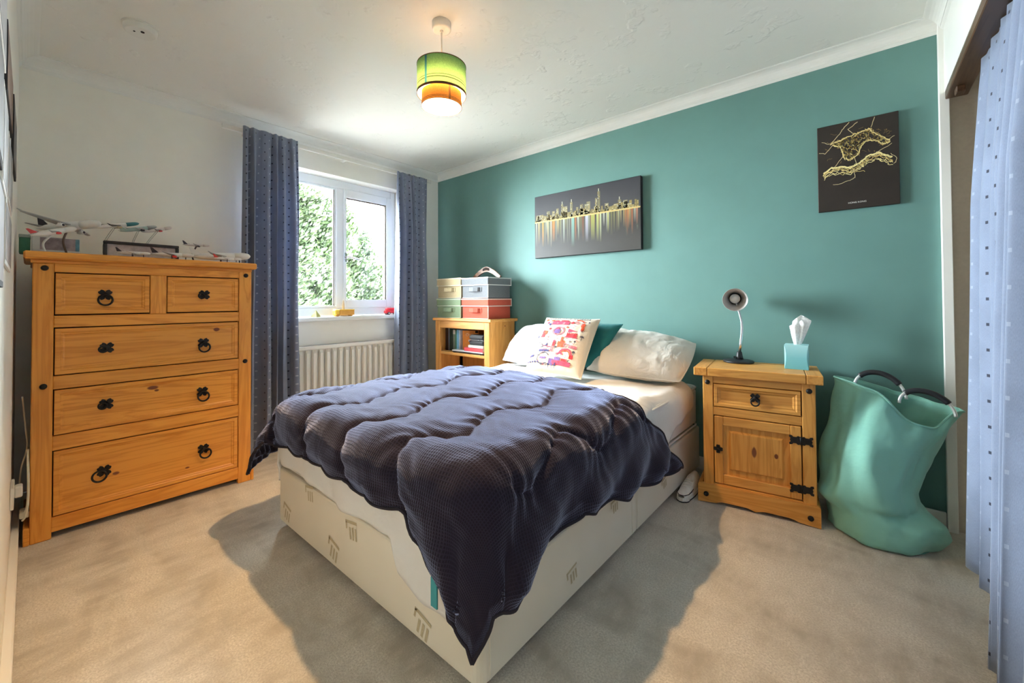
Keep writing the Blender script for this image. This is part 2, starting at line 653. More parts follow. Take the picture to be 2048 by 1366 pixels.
# opening sash
sash = wpart('sash', [(fx0 + .02, fx1 + .018, -.926, -.905, .974, 1.984), (fx0 + .02, fx1 + .018, -.52, -.468, .974, 1.984),
                      (fx0 + .02, fx1 + .018, -.905, -.52, 1.912, 1.984), (fx0 + .02, fx1 + .018, -.905, -.52, .974, 1.042)])
g = G(); g.box(fx1 - .02, fx1 + .006, -.905, -.52, 1.905, 1.912, 0); g.box(fx1 - .02, fx1 + .006, -.527, -.52, 1.042, 1.905, 0)
gs = g.obj('sash_gasket', GAP, w, True)
h = G(); h.tube([(fx1 + .02, -.915, 1.40), (fx1 + .05, -.915, 1.40), (fx1 + .06, -.90, 1.402), (fx1 + .06, -.81, 1.385)], .009, 8)
h.box(fx1 + .016, fx1 + .024, -.928, -.902, 1.36, 1.44, .003)
h.obj('window_handle', CHROME, w, True)
g = G(); g.box(-.155, -.149, WY0 + .06, -.985, .975, WZ1 - .065, 0); g.obj('pane', GLASS, w, True)
g = G(); g.box(-.150, -.144, -.905, -.52, 1.04, 1.914, 0); g.obj('pane', GLASS, w, True)
g = G(); g.box(-.12, .035, WY0 - .02, WY1 + .02, WZ0 - .012, WZ0 + .02, .006)
sill = g.obj('window_sill', TRIMW, w, True)

# curtain track
g = G(); g.box(.085, .10, -1.85, -.16, 2.155, 2.185, .003)
tr = thing('curtain_track', 'slim white curtain track running above the window between two curtains', 'curtain rail', (.09, -1.0, 2.17))
g.obj('rail', WHITEP, tr, True)
for yy in (-1.7, -1.0, -.3):
    g = G(); g.box(0.0, .086, yy - .012, yy + .012, 2.165, 2.18, .002); g.obj('bracket', WHITEP, tr, True)

# ------------------------------------------------------------------ curtains
def curtain(name, label, A, B, ztop, zbot, nf, amp, seed, mat, group=None, spread=0.0, out=(1, 0), nu=150, nvv=40, head=.10, lining=True, bow=None):
    """pleated cloth hanging along the plan line A-B, folds towards 'out'"""
    A = Vector(A); B = Vector(B); d = B - A; Lw = d.length; d.normalize(); out = Vector(out)
    rnd = random.Random(seed)
    ph = [rnd.uniform(-.9, .9) for _ in range(nf + 3)]
    am = [rnd.uniform(.45, 1.35) for _ in range(nf + 3)]
    def pos(u, vv):
        z = ztop + (zbot - ztop) * vv
        hd = max(0.0, 1 - vv * (ztop - zbot) / head)          # 1 at heading, 0 below
        k = min(nf - .001, max(0, u * nf + .55 * nz(u * nf * .45, seed * 1.7) * min(u, 1 - u) * 6)); i = int(k); fr = k - i
        a = am[i] * (1 - fr) + am[i + 1] * fr
        pp = ph[i] * (1 - fr) + ph[i + 1] * fr
        wv = math.sin(2 * PI * k + pp * (0.4 + 1.6 * vv))
        wv = math.copysign(abs(wv) ** .8, wv)
        pinch = math.sin(4 * PI * k) * .004 * hd
        o = amp * a * wv * (.35 + .65 * min(1, vv * 3.5)) * (1 - .45 * hd) + pinch
        o += .012 * nz(u * 5, z * 1.2, seed)
        wmul = 1 + spread * vv
        s_ = (u - .5) * Lw * wmul + .5 * Lw + .010 * math.sin(4 * PI * k + 1.0) * vv + .008 * nz(u * 3, z * 1.5, seed + 9)
        if bow: o += bow(u, vv)
        q = A + d * s_ + out * o
        return (q.x, q.y, z)
    real = Lw * 1.9
    t = thing(name, label, 'curtain', ((A.x + B.x) / 2, (A.y + B.y) / 2, zbot), 0, group)
    g = G(); g.grid(nu, nvv, pos, True, lambda u, v: (u * real, (1 - v) * (ztop - zbot)))
    o = g.obj('drape', mat, t, True, fix=False)
    md = o.modifiers.new('cloth', 'SOLIDIFY'); md.thickness = .003; md.offset = 0
    return t

curtain('window_curtain', 'blue grey dotted curtain at the window, beside the chest of drawers', (.152, -1.745), (.152, -1.40), 2.185, .04, 6, .042, 3, CURT, 'window curtains', .10)
curtain('window_curtain', 'blue grey dotted curtain at the window, beside the bookcase', (.152, -.575), (.152, -.255), 2.165, .04, 5, .04, 8, CURT, 'window curtains', .16)

CURT2 = mk_curtain('blue grey dotted closet curtain fabric', (.25, .30, .42), light=(.36, .41, .53), du=.060, dv=.085, sz=.0062)
def bow1(u, v): return .02 * v
curtain('closet_curtain', 'far panel of the dotted blue closet curtain, next to the laundry bag', (3.590, -.38), (3.590, -.93), 1.90, .045, 5, .042, 21, CURT2, 'closet curtains', .0, (-1, 0), 160, 44, bow=lambda u, v: .045 * v * (1 - u * .6))
curtain('closet_curtain', 'near panel of the dotted blue closet curtain, at the right edge of the photo', (3.575, -.955), (3.575, -1.85), 1.90, .03, 9, .046, 33, CURT2, 'closet curtains', .0, (-1, 0), 220, 44, bow=lambda u, v: .05 * v)
rl = thing('closet_curtain_rail', 'dark brown wooden rail under the white closet header', 'curtain rail', (3.55, -1.0, 1.9))
BROWN = wood('dark brown wood', 'Y', (.10, .05, .025), (.05, .022, .010))
g = G(); g.box(3.531, 3.60, -1.99, -.032, 1.905, 1.939, .003); g.obj('rail', BROWN, rl, True)
g = G(); g.box(3.548, 3.575, -.17, -.12, 1.88, 1.906, .003); g.obj('bracket', BROWN, rl, True)

# ------------------------------------------------------------------ radiator
r = thing('radiator', 'white fluted panel radiator under the window', 'radiator', (.06, -1.0, .1))
RY0, RY1, RZ0, RZ1 = -1.55, -.42, .12, .693
g = G(); g.box(.035, .062, RY0, RY1, RZ0, RZ1, .004); g.obj('back_panel', RAD, r, True)
g = G(); g.box(.03, .092, RY0, RY1, RZ1 - .03, RZ1, .006); g.box(.03, .092, RY0, RY1, RZ0, RZ0 + .03, .006)
g.box(.03, .092, RY0, RY0 + .012, RZ0, RZ1, .004); g.box(.03, .092, RY1 - .012, RY1, RZ0, RZ1, .004)
g.obj('frame', RAD, r, True)
pit = .0505
k = 0
y = RY0 + .03
while y < RY1 - .03:
    g = G()
    pl = [(y, .068), (y + .006, .090), (y + .026, .090), (y + .032, .068)]
    zz = [RZ0 + .026, RZ0 + .045, RZ1 - .055, RZ1 - .026]
    v = []
    for z, s in zip(zz, (0, 1, 1, 0)):
        for (yy, xx) in pl: v.append((.064 + (xx - .064) * s + .0, yy, z))
    f = []
    for a in range(3):
        for b in range(3): f.append((a * 4 + b, a * 4 + b + 1, a * 4 + b + 5, a * 4 + b + 4))
    g.add(v, f, False)
    g.obj('flute', RAD, r, True)
    y += pit
for yy in (RY0 + .2, RY1 - .2):
    g = G(); g.box(0, .036, yy - .02, yy + .02, .2, .6, .002); g.obj('bracket', RAD, r, True)
g = G(); g.tube([(.06, RY0 + .01, .13), (.06, RY0 - .03, .13), (.06, RY0 - .04, .1), (.06, RY0 - .04, .0)], .008); g.obj('pipe', RAD, r, True)

# ------------------------------------------------------------------ wood
WX_ = wood('pine grain across', 'Y')


def cross_plate(g, c, R, th, ax='X', twist=0.0):
    """four petalled iron plate lying in the plane facing ax"""
    poly = []
    for i in range(48):
        a = 2 * PI * i / 48
        rr = R * (.42 + .58 * abs(math.cos(2 * (a - PI / 4))) ** .8)
        rr *= 1 - .16 * max(0, math.cos(8 * (a - PI / 4))) * (1 if abs(math.cos(2 * (a - PI / 4))) > .9 else 0)
        poly.append((c[1 if ax == 'X' else 0] + rr * math.cos(a + twist), c[2] + rr * math.sin(a + twist)))
    base = c[0 if ax == 'X' else 1]
    sgn = 1 if ax == 'X' else -1
    g.prism(poly, ax, base, base + sgn * th)
    if ax == 'X': g.lathe([(R * .34, 0), (R * .30, .006), (R * .1, .009)], 12, (base + th, c[1], c[2]), axis='X')
    else:
        g.lathe([(R * .34, 0), (R * .30, -.006), (R * .1, -.009)], 12, (c[0], base - th, c[2]), axis='Y')


def ring_pull(g, c, R, r, ax='X', ang=0.0, lift=.25):
    """ring hanging from the plate centre; ang swings it sideways"""
    pts = []
    for i in range(28):
        a = 2 * PI * i / 28
        p = R * math.sin(a); q = -R + R * math.cos(a)
        p2 = p * math.cos(ang) - q * math.sin(ang); q2 = p * math.sin(ang) + q * math.cos(ang)
        dep = .009 + lift * (-q) * .25
        if ax == 'X': pts.append((c[0] + dep, c[1] + p2, c[2] + q2))
        else: pts.append((c[0] + p2, c[1] - dep, c[2] + q2))
    g.tube(pts, r, 6, True)


def panel_front(u0, u1, z0, z1, front, th, bev, ax='X', inset=.012, rec=.006):
    """drawer/door front with a bevelled raised frame and sunk field; returns G. front: coordinate of the face"""
    g = G()
    sg = 1 if ax == 'X' else -1
    def P(u, z, d):
        return (front - sg * d, u, z) if ax == 'X' else (u, front + d, z)
    rings = [(0, th), (0, .002), (.002, 0), (bev, 0), (bev + inset * .35, rec * .55), (bev + inset * .6, rec * .55), (bev + inset, rec)]
    v = []
    for (i, d) in rings:
        for (u, z) in ((u0 + i, z0 + i), (u1 - i, z0 + i), (u1 - i, z1 - i), (u0 + i, z1 - i)):
            v.append(P(u, z, d))
    f = []
    for k in range(len(rings) - 1):
        for j in range(4):
            f.append((k * 4 + j, k * 4 + (j + 1) % 4, (k + 1) * 4 + (j + 1) % 4, (k + 1) * 4 + j))
    n = len(rings) - 1
    f.append((n * 4, n * 4 + 1, n * 4 + 2, n * 4 + 3))
    f.append((3, 2, 1, 0))
    g.add(v, f)
    return g


def stud(parent, c, R, ax='X'):
    g = G()
    prof = [(R, 0), (R, .003), (R * .8, .007), (R * .4, .010)]
    if ax == 'X': g.lathe(prof, 14, c, axis='X')
    else: g.lathe([(a, -b) for a, b in prof], 14, c, axis='Y')
    return g.obj('iron_stud', IRON, parent)


# ------------------------------------------------------------------ chest of drawers (local origin: back-left floor corner, front at +X)
CX, CY = .10, -2.662
ch = thing('chest_of_drawers', 'tall honey pine chest of five drawers with black iron ring pulls', 'chest of drawers', (CX, CY, 0))
LW, LH, FX = .873, 1.249, .435            # width, height, front plane (local x)
CA, CB = (.80, .335, .055), (.62, .215, .028)
PZ = wood('chest pine upright', 'Z', CA, CB)
PY = wood('chest pine across', 'Y', CA, CB)
PD = wood('chest pine drawer', 'Y', CA, CB, [
    (FX, .684, .876, .011, (0, .75, 1)), (FX, .42, .60, .010, (0, .45, 1)), (FX, .435, .585, .006, (0, .6, 1)), (FX, .36 - .07, .218, .008, (0, .6, 1)), (FX, .56, .16, .005, (0, .5, 1))])
g = G(); g.box(0, .4547, 0, LW, LH - .034, LH, .006); g.obj('top', PY, ch)
g = G(); g.box(.012, .43, .02, LW - .02, LH - .05, LH - .034, .002); g.obj('top_moulding', PY, ch)
g = G(); g.box(.02, FX - .03, .027, .047, .02, LH - .05, .002); g.obj('side_panel', PZ, ch)
g = G(); g.box(.02, FX - .03, LW - .045, LW - .025, .02, LH - .05, .002); g.obj('side_panel', PZ, ch)
g = G(); g.box(.02, .03, .04, LW - .04, .02, LH - .05, 0); g.obj('back_panel', PZ, ch)
for (a, b) in ((.026, .088), (.788, .850)):
    g = G(); g.box(FX - .032, FX, a, b, 0, LH - .05, .003); g.obj('stile', PZ, ch)
    g = G(); g.box(.02, .052, a, b, 0, LH - .05, .003); g.obj('rear_post', PZ, ch)
g = G(); g.box(.02, FX + .002, .008, .026, 0, .075, .003); g.obj('side_plinth', PY, ch)
g = G(); g.box(.02, FX + .002, LW - .023, LW - .008, 0, .075, .003); g.obj('side_plinth', PY, ch)
# added near-black sheet behind the drawers, its colour stands in for gap shade
g = G(); g.box(FX - .05, FX - .04, .05, LW - .05, .03, LH - .06, 0); g.obj('gap_shade_sheet', GAP, ch)
for (z0, z1) in ((1.162, 1.199), (.918, .970), (.647, .705), (.380, .443)):
    g = G(); g.box(FX - .03, FX - .002, .088, .788, z0, z1, .002); g.obj('rail', PY, ch)
g = G(); g.box(FX - .03, FX - .002, .407, .470, .970, 1.162, .002); g.obj('divider', PZ, ch)
g = G(); g.box(FX - .03, FX - .001, .088, .788, .028, .092, .002); g.obj('apron', PY, ch)
DR = [(.092, .404, .976, 1.157), (.473, .784, .976, 1.157), (.092, .784, .710, .913), (.092, .784, .448, .642), (.092, .784, .096, .375)]
HD = [[(.248, 1.063, 0, 1)], [(.628, 1.066, 0, 0)], [(.255, .815, 0, 0), (.625, .808, .12, 1)], [(.255, .552, 0, 0), (.622, .547, .1, 1)], [(.25, .243, -.75, 1), (.628, .240, .3, 1)]]
for (d, hs) in zip(DR, HD):
    g = panel_front(d[0], d[1], d[2], d[3], FX, .02, .016, 'X', .014, .008)
    dr = g.obj('drawer', PD, ch)
    for (u, z, an, ring) in hs:
        g = G(); cross_plate(g, (FX - .008, u, z), .030, .004)
        if ring: ring_pull(g, (FX - .004, u, z), .024, .0042, 'X', an, .35)
        else: ring_pull(g, (FX - .004, u, z), .014, .0042, 'X', -1.2, .3)
        g.obj('ring_pull', IRON, dr)
for (u, z) in ((.060, 1.178), (.821, 1.178), (.819, .688), (.060, .665)):
    stud(ch, (FX, u, z), .012)

# ------------------------------------------------------------------ bookcase
BA, BB = (.70, .34, .095), (.54, .23, .05)
bk = thing('bookcase', 'low pine bookcase in the corner beside the bed', 'bookcase', (.34, -.345, 0))
KX = wood('bookcase pine across', 'X', BA, BB); KZ = wood('bookcase pine upright', 'Z', BA, BB, [(.7, .2, .82, .006, (0, 1, 1))])
KW, KD, KH = .71, .33, .88
g = G(); g.box(0, KW, 0, KD, KH - .024, KH, .005); g.obj('top', KX, bk)
for (a, b) in ((.03, .05), (KW - .05, KW - .03)):
    g = G(); g.box(a, b, .02, KD - .01, 0, KH - .024, .002); g.obj('side_panel', KZ, bk)
for (a, b) in ((.028, .085), (KW - .085, KW - .028)):
    g = G(); g.box(a, b, .012, .034, 0, KH - .024, .003); g.obj('stile', KZ, bk)
    g = G(); g.box(a if a < .3 else b - .022, a + .022 if a < .3 else b, KD - .055, KD - .01, 0, KH - .024, .002); g.obj('rear_post', KZ, bk)
g = G(); g.box(.085, KW - .085, .014, .034, KH - .085, KH - .024, .002); g.obj('top_rail', KX, bk)
g = G(); g.box(.05, KW - .05, KD - .016, KD - .008, .02, KH - .03, 0); g.obj('back_panel', KZ, bk)
for z in (.567, .30, .05):
    g = G(); g.box(.05, KW - .05, .02, KD - .018, z, z + .024, .003); g.obj('shelf', KX, bk)

# ------------------------------------------------------------------ books on the shelf
SHZ = .5915
PAGE = plain('book page edges', (.78, .74, .65), .9, .08, 200)
def cover_mat(name, c): return plain(name, c, .5, .08, 40)
def upright_book(label, x0, x1, y0, dep, hgt, c, rz=0.0, group='books on the shelf'):
    t = thing('book', label, 'book', ((x0 + x1) / 2, y0, SHZ), rz, group)
    hw = (x1 - x0) / 2
    m = cover_mat('cover ' + label[:24], c)
    g = G(); g.box(-hw, -hw + .0025, 0, dep, 0, hgt, .0008); g.box(hw - .0025, hw, 0, dep, 0, hgt, .0008); g.box(-hw, hw, -.002, .002, 0, hgt, .001)
    g.obj('cover', m, t)
    g = G(); g.box(-hw + .0025, hw - .0025, .003, dep - .004, .004, hgt - .004, 0); g.obj('pages', PAGE, t)
    return t
upright_book('dark brown upright book at the left end of the shelf', 0.407, 0.444, -.25, .20, .205, (.055, .030, .022))
upright_book('thin slate blue book next to the dark brown one', 0.446, 0.459, -.25, .19, .205, (.16, .18, .24))
upright_book('thick black green book on the shelf', 0.461, 0.505, -.25, .20, .20, (.022, .045, .035))
t = upright_book('mottled grey green book with a white head of the spine', 0.508, 0.536, -.25, .18, .185, (.13, .17, .12))
g = G(); g.box(-.0142, .0142, -.0032, .0, .145, .183, .001); g.obj('spine_label', PAGE, t)
upright_book('narrow green book beside the light blue ones', 0.538, 0.553, -.25, .17, .175, (.06, .22, .15))
upright_book('bright light blue book standing beside the orange book', 0.555, 0.582, -.25, .18, .186, (.20, .50, .72))
upright_book('slim pale blue white book touching the orange book', 0.584, 0.599, -.25, .18, .184, (.62, .70, .78))
t = upright_book('orange paperback turned so its printed front cover shows', 0.620, 0.648, -.25, .135, .182, (.85, .30, .04), -.85)
v, f = text_geo('Order', .034)
TXT = plain('pale print', (.9, .75, .55), .6)
g = G(); g.add([(.0145, .068 + a, .135 + b) for (a, b, c) in v], f); g.obj('title', TXT, t)
g = G(); g.box(.0142, .0150, .105, .13, .16, .182, 0, ); g.obj('corner_patch', GAP, t)
t = thing('flat_case', 'flat white case with a dark underside lying along the front of the shelf', 'case', (.755, -.290, SHZ), .0)
g = G(); g.box(-.180, .180, -.030, .030, .004, .012, .003); g.obj('base', BLACKP, t)
g = G(); g.box(-.185, .182, -.033, .033, .012, .022, .004); g.obj('lid', plain('pale grey plastic', (.72, .73, .76), .4), t)
for (xa, ya) in ((-.16, -.018), (.16, -.018), (-.16, .018), (.16, .018)):
    g = G(); g.box(xa - .01, xa + .01, ya - .01, ya + .01, 0, .004, 0); g.obj('rubber_foot', BLACKP, t)
def flat_book(label, cx, cy, z, w_, d_, h_, c, rz):
    t = thing('book', label, 'book', (cx, cy, z), rz, 'books on the shelf')
    m = cover_mat('cover ' + label[:24], c)
    g = G(); g.box(-w_ / 2, w_ / 2, -d_ / 2, d_ / 2, 0, .003, .001); g.box(-w_ / 2, w_ / 2, -d_ / 2, d_ / 2, h_ - .003, h_, .001); g.box(-w_ / 2, w_ / 2, -d_ / 2, -d_ / 2 + .003, 0, h_, .001)
    g.obj('cover', m, t)
    g = G(); g.box(-w_ / 2 + .004, w_ / 2 - .004, -d_ / 2 + .003, d_ / 2 - .004, .003, h_ - .003, 0); g.obj('pages', PAGE, t)
flat_book('red book lying flat on the white case', .830, -.268, SHZ + .0222, .215, .105, .030, (.60, .06, .07), 0.0)
flat_book('thin white book lying on the red book', .850, -.265, SHZ + .0524, .170, .10, .021, (.80, .76, .68), .0)
t = thing('zip_case', 'small black padded zip case on top of the lying books', 'case', (.852, -.262, SHZ + .0736), .0)
g = G(); g.box(-.085, .085, -.05, .05, 0, .040, .012); g.obj('bottom_shell', BLACKP, t)
g = G(); g.box(-.087, .087, -.052, .052, .042, .082, .016); g.obj('top_shell', BLACKP, t)
g = G(); g.box(-.086, .086, -.051, .051, .039, .043, .001); g.box(-.078, -.07, -.056, -.05, .026, .042, .001); g.obj('zip', CHROME, t)
upright_book('narrow navy book beside the right stile of the bookcase', .944, .956, -.27, .18, .195, (.035, .05, .16))
upright_book('blue and white upright book at the right end of the shelf', .960, .986, -.30, .19, .196, (.42, .55, .78))

# ------------------------------------------------------------------ fabric storage boxes
def storage_box(label, x0, x1, y0, y1, z0, h, c, trim, rz=0.0):
    m = plain('felt ' + label[:20], c, .95, .08, 120, .15)
    mt = plain('trim ' + label[:20], trim, .9, .03)
    t = thing('storage_box', label, 'storage box', ((x0 + x1) / 2, (y0 + y1) / 2, z0), rz, 'fabric storage boxes')
    a = (x1 - x0) / 2; b = (y1 - y0) / 2; hl = h * .36
    g = G(); g.box(-a + .006, a - .006, -b + .006, b - .006, 0, h - .01, .004); g.obj('body', m, t)
    lid = G(); lid.box(-a, a, -b, b, h - hl, h, .004); l = lid.obj('lid', m, t)
    g = G()
    for z in (h - .004, h - hl):
        g.box(-a - .003, a + .003, -b - .003, -b + .001, z - .006, z + .002, .001); g.box(-a - .003, a + .003, b - .001, b + .003, z - .006, z + .002, .001)
        g.box(-a - .003, -a + .001, -b - .002, b + .002, z - .006, z + .002, .001); g.box(a - .001, a + .003, -b - .002, b + .002, z - .006, z + .002, .001)
    for sx in (a, ): g.box(sx - .001, sx + .003, b - .006, b + .002, h - hl, h, .001)
    g.obj('lid_piping', mt, l)
    g = G()
    g.box(-a + .004, a - .004, -b + .003, -b + .007, .0, .005, .001); g.box(a - .009, a - .004, -b + .003, -b + .008, 0, h - hl - .008, .001)
    g.obj('base_piping', mt, t)
    g = G()
    zc = h * .42
    pts = [(-.065, 0), (-.045, -.014), (0, -.022), (.045, -.014), (.065, 0)]
    v = []
    for (x, yy) in pts:
        yb = -b + .006
        v += [(x, yb + yy - .002, zc - .016), (x, yb + yy - .002, zc + .016), (x, yb + yy + .001, zc + .016), (x, yb + yy + .001, zc - .016)]
    f = []
    for i in range(len(pts) - 1):
        for j in range(4): f.append((i * 4 + j, i * 4 + (j + 1) % 4, i * 4 + 4 + (j + 1) % 4, i * 4 + 4 + j))
    f += [(0, 1, 2, 3), (19, 18, 17, 16)]
    g.add(v, f)
    g.box(-.078, -.062, -b + .003, -b + .0065, zc - .018, zc + .018, .001); g.box(.062, .078, -b + .003, -b + .0065, zc - .018, zc + .018, .001)
    g.obj('handle', m, t)
storage_box('pale green fabric storage box on the bookcase under the cream one', .365, .680, -.318, -.05, .8805, .166, (.20, .265, .155), (.50, .54, .40))
storage_box('coral red fabric storage box on the bookcase under the grey one', .690, 1.000, -.318, -.04, .8805, .164, (.50, .085, .05), (.70, .50, .43))
storage_box('cream fabric storage box on top of the pale green one', .375, .685, -.320, -.05, 1.0495, .172, (.40, .31, .175), (.60, .53, .37), .01)
storage_box('grey felt storage box with white piping on top of the coral one', .698, 1.006, -.325, -.05, 1.0475, .168, (.145, .15, .157), (.62, .60, .57))

# boomerang
t = thing('boomerang', 'brown wooden boomerang standing arched on the grey storage box', 'boomerang', (.79, -.12, 1.2195))
BMW = wood('boomerang wood', 'X', (.34, .13, .04), (.20, .065, .02))
outer = []; inner = []
for i in range(25):
    s = i / 24 * 2 - 1
    x = s * .165
    zc = .082 * (1 - abs(s) ** 1.55)
    outer.append((x, zc + .016 - .004 * abs(s))); inner.append((x * .94, max(0.0, zc - .028 + .010 * abs(s))))
g = G(); g.prism(outer + inner[::-1], 'Y', -.006, .006); g.obj('blade', BMW, t)
g = G()
for i in range(9, 15):
    a, b = outer[i], outer[i + 1]; c, d = inner[i + 1], inner[i]
    m_ = lambda p, q: ((p[0] * .85 + q[0] * .15), (p[1] * .85 + q[1] * .15))
    n_ = lambda p, q: ((p[0] * .3 + q[0] * .7), (p[1] * .3 + q[1] * .7))
    pa, pb, pc, pd_ = m_(a, d), m_(b, c), n_(b, c), n_(a, d)
    g.add([(p[0], -.0066, p[1]) for p in (pa, pb, pc, pd_)], [(0, 1, 2, 3)])
g.obj('burnt_pattern', GAP, t)

# ------------------------------------------------------------------ sill ornaments
SZ = WZ0 + .0205
t = thing('toy_bus', 'wooden toy lorry with yellow cab on the window sill', 'toy', (-.02, -.972, SZ), 0)
YEL = plain('yellow toy paint', (.90, .58, .06), .4); ORG = plain('orange toy wood', (.72, .34, .06), .5)
g = G(); g.box(-.025, .025, -.082, -.045, .008, .056, .006); g.obj('cab', YEL, t)
g = G(); g.box(-.024, .024, -.043, .082, .010, .050, .003); g.obj('body', ORG, t)
g = G(); g.box(-.026, .026, -.048, .084, .050, .056, .003); g.obj('roof', YEL, t)
for yy in (-.06, .055):
    g = G(); g.lathe([(.010, -.027), (.010, .027)], 14, (0, yy, .0103), axis='X'); g.obj('wheel', ORG, t)
t = thing('toy_car', 'red toy van on the window sill beside the right curtain', 'toy', (-.02, -.525, SZ), 0)
REDP = plain('red toy paint', (.78, .035, .05), .3)
g = G(); g.box(-.024, .024, -.066, .07, .012, .040, .008); g.box(-.021, .021, -.055, .065, .036, .062, .009); g.obj('body', REDP, t)
for yy in (-.038, .045):
    g = G(); g.lathe([(.013, -.026), (.013, .026)], 14, (0, yy, .0133), axis='X'); g.obj('wheel', BLACKP, t)
    g = G(); g.lathe([(.007, .0262), (.006, .0275)], 12, (0, yy, .0133), axis='X'); g.obj('hubcap', WHITEP, t)
t = thing('pyramid_ornament', 'small olive green pyramid on the window sill', 'ornament', (-.02, -1.197, SZ), .5)
PYR = plain('olive stone', (.42, .40, .14), .5, .15)
g = G(); g.add([(-.024, -.024, .006), (.024, -.024, .006), (.024, .024, .006), (-.024, .024, .006), (0, 0, .055)], [(3, 2, 1, 0), (0, 1, 4), (1, 2, 4), (2, 3, 4), (3, 0, 4)]); g.obj('stone', PYR, t)
g = G(); g.box(-.026, .026, -.026, .026, 0, .006, .001); g.obj('foot', PYR, t)
t = thing('wooden_tower_ornament', 'little pale wooden tower behind the toy lorry on the sill', 'ornament', (-.08, -.945, SZ), 0)
TOW = plain('pale turned wood', (.72, .56, .36), .5)
g = G(); g.lathe([(.032, 0), (.034, .005), (.028, .012), (.02, .014)], 18); g.obj('base', TOW, t)
g = G(); g.lathe([(.014, .014), (.012, .05), (.009, .10), (.004, .13)], 18); g.obj('tower', TOW, t)

# ------------------------------------------------------------------ bed
bed = thing('divan_bed', 'cream two part divan base with woven motifs and small castors', 'bed base', (1.82, -.95, 0))
bx0, bx1, by0 = 1.168, 2.482, -1.896
BZ0, BZ1 = .028, .268
g = G()
def rbox(g, x0, x1, y0, y1, z0, z1, r, b=.008, corners=(1, 1, 1, 1)):
    poly = []
    for (cx, cy, a0, use) in ((x1 - r, y1 - r, 0, corners[0]), (x0 + r, y1 - r, PI / 2, corners[1]), (x0 + r, y0 + r, PI, corners[2]), (x1 - r, y0 + r, 1.5 * PI, corners[3])):
        rr = r if use else .004
        ccx = x1 - rr if cx > (x0 + x1) / 2 else x0 + rr
        ccy = y1 - rr if cy > (y0 + y1) / 2 else y0 + rr
        for i in range(7):
            a = a0 + i / 6 * PI / 2
            poly.append((ccx + rr * math.cos(a), ccy + rr * math.sin(a)))
    n = len(poly)
    cx, cy = (x0 + x1) / 2, (y0 + y1) / 2
    v = []
    lev = [(z0, -b), (z0 + b, 0), (z1 - b, 0), (z1 - b * .3, -b * .3), (z1, -b)]
    for (z, o) in lev:
        for (px, py) in poly:
            v.append((px + math.copysign(-o if px < cx else o, 1) * 0 + (o if px > cx else -o), py + (o if py > cy else -o), z))
    f = []
    for k in range(len(lev) - 1):
        for i in range(n):
            f.append((k * n + i, k * n + (i + 1) % n, (k + 1) * n + (i + 1) % n, (k + 1) * n + i))
    f.append(tuple(reversed(range(n)))); f.append(tuple((len(lev) - 1) * n + i for i in range(n)))
    g.add(v, f)
    return g
ysp = by0 + .95
rbox(g, bx0, bx1, by0, ysp - .002, BZ0, BZ1, .035, .008, (0, 0, 1, 1)); half1 = g.obj('foot_half', DIVAN, bed, True)
g = G(); rbox(g, bx0, bx1, ysp + .002, -.03, BZ0, BZ1, .02, .008, (1, 1, 0, 0)); half2 = g.obj('head_half', DIVAN, bed, True)
for (ya, yb) in ((ysp - .045, ysp - .038), (ysp + .006, ysp + .013), (by0 + .036, by0 + .040)):
    g = G(); g.box(bx1 - .001, bx1 + .003, ya, yb, BZ0 + .01, BZ1 - .01, .001); g.obj('seam_piping', DIVAN, bed, True)
MOT = plain('beige woven motif', (.50, .425, .28), .8, .1, 300)
def motif(u, z, s, face, rot=0.0):
    g = G()
    def q(a0, a1, b0, b1):
        pts = []
        for (a, b) in ((a0, b0), (a1, b0), (a1, b1), (a0, b1)):
            x = (a * math.cos(rot) - b * math.sin(rot)) * s; y = (a * math.sin(rot) + b * math.cos(rot)) * s
            pts.append((u + x, by0 - .0012, z + y) if face == 'foot' else (bx1 + .0012, u + x, z + y))
        g.add(pts, [(0, 1, 2, 3)])
    q(-.5, .55, .38, .52); q(-.5, -.38, .1, .45)
    for k in range(3): q(-.2 + k * .26, -.06 + k * .26, -.35 + .0 * k, .22)
    return g
for (u, z, s, ro) in ((1.27, .085, .075, -.25), (1.84, .205, .075, .15), (1.70, .085, .08, -.25), (2.24, .075, .075, -.25), (1.50, .235, .07, .15)):
    motif(u, z, s, 'foot', ro).obj('woven_motif', MOT, half1, True, fix=False)
for (u, z, s, ro) in ((-1.46, .10, .06, .2), (-1.15, .21, .06, .1)):
    motif(u, z, s, 'side', ro).obj('woven_motif', MOT, half1, True, fix=False)
motif(-.62, .12, .06, 'side', .2).obj('woven_motif', MOT, half2, True, fix=False)
for (x, y_) in ((1.23, -1.83), (2.42, -1.83), (1.23, -.1), (2.42, -.1)):
    g = G(); g.lathe([(.016, -.012), (.018, -.008), (.018, .008), (.016, .012)], 14, (x, y_, .0182), axis='X'); g.box(x - .014, x + .014, y_ - .01, y_ + .01, .02, .034, .002)
    g.obj('castor', BLACKP, bed, True)

mt = thing('mattress', 'white mattress lying on the divan base', 'mattress', (1.82, -.95, .269))
g = G(); rbox(g, bx0 + .005, bx1 - .004, by0 + .01, -.03, .2695, .52, .07, .035); g.obj('body', COTTON, mt, True)
g = G()
for z in (.285, .505):
    pts = []
    for (cx, cy, a0) in ((bx1 - .074, -.10, 0), (bx0 + .075, -.10, PI / 2), (bx0 + .075, by0 + .08, PI), (bx1 - .074, by0 + .08, 1.5 * PI)):
        for i in range(7):
            a = a0 + i / 6 * PI / 2; pts.append((cx + .068 * math.cos(a), cy + .068 * math.sin(a), z))
    g.tube(pts, .006, 6, True)
g.obj('piping', COTTON, mt, True)


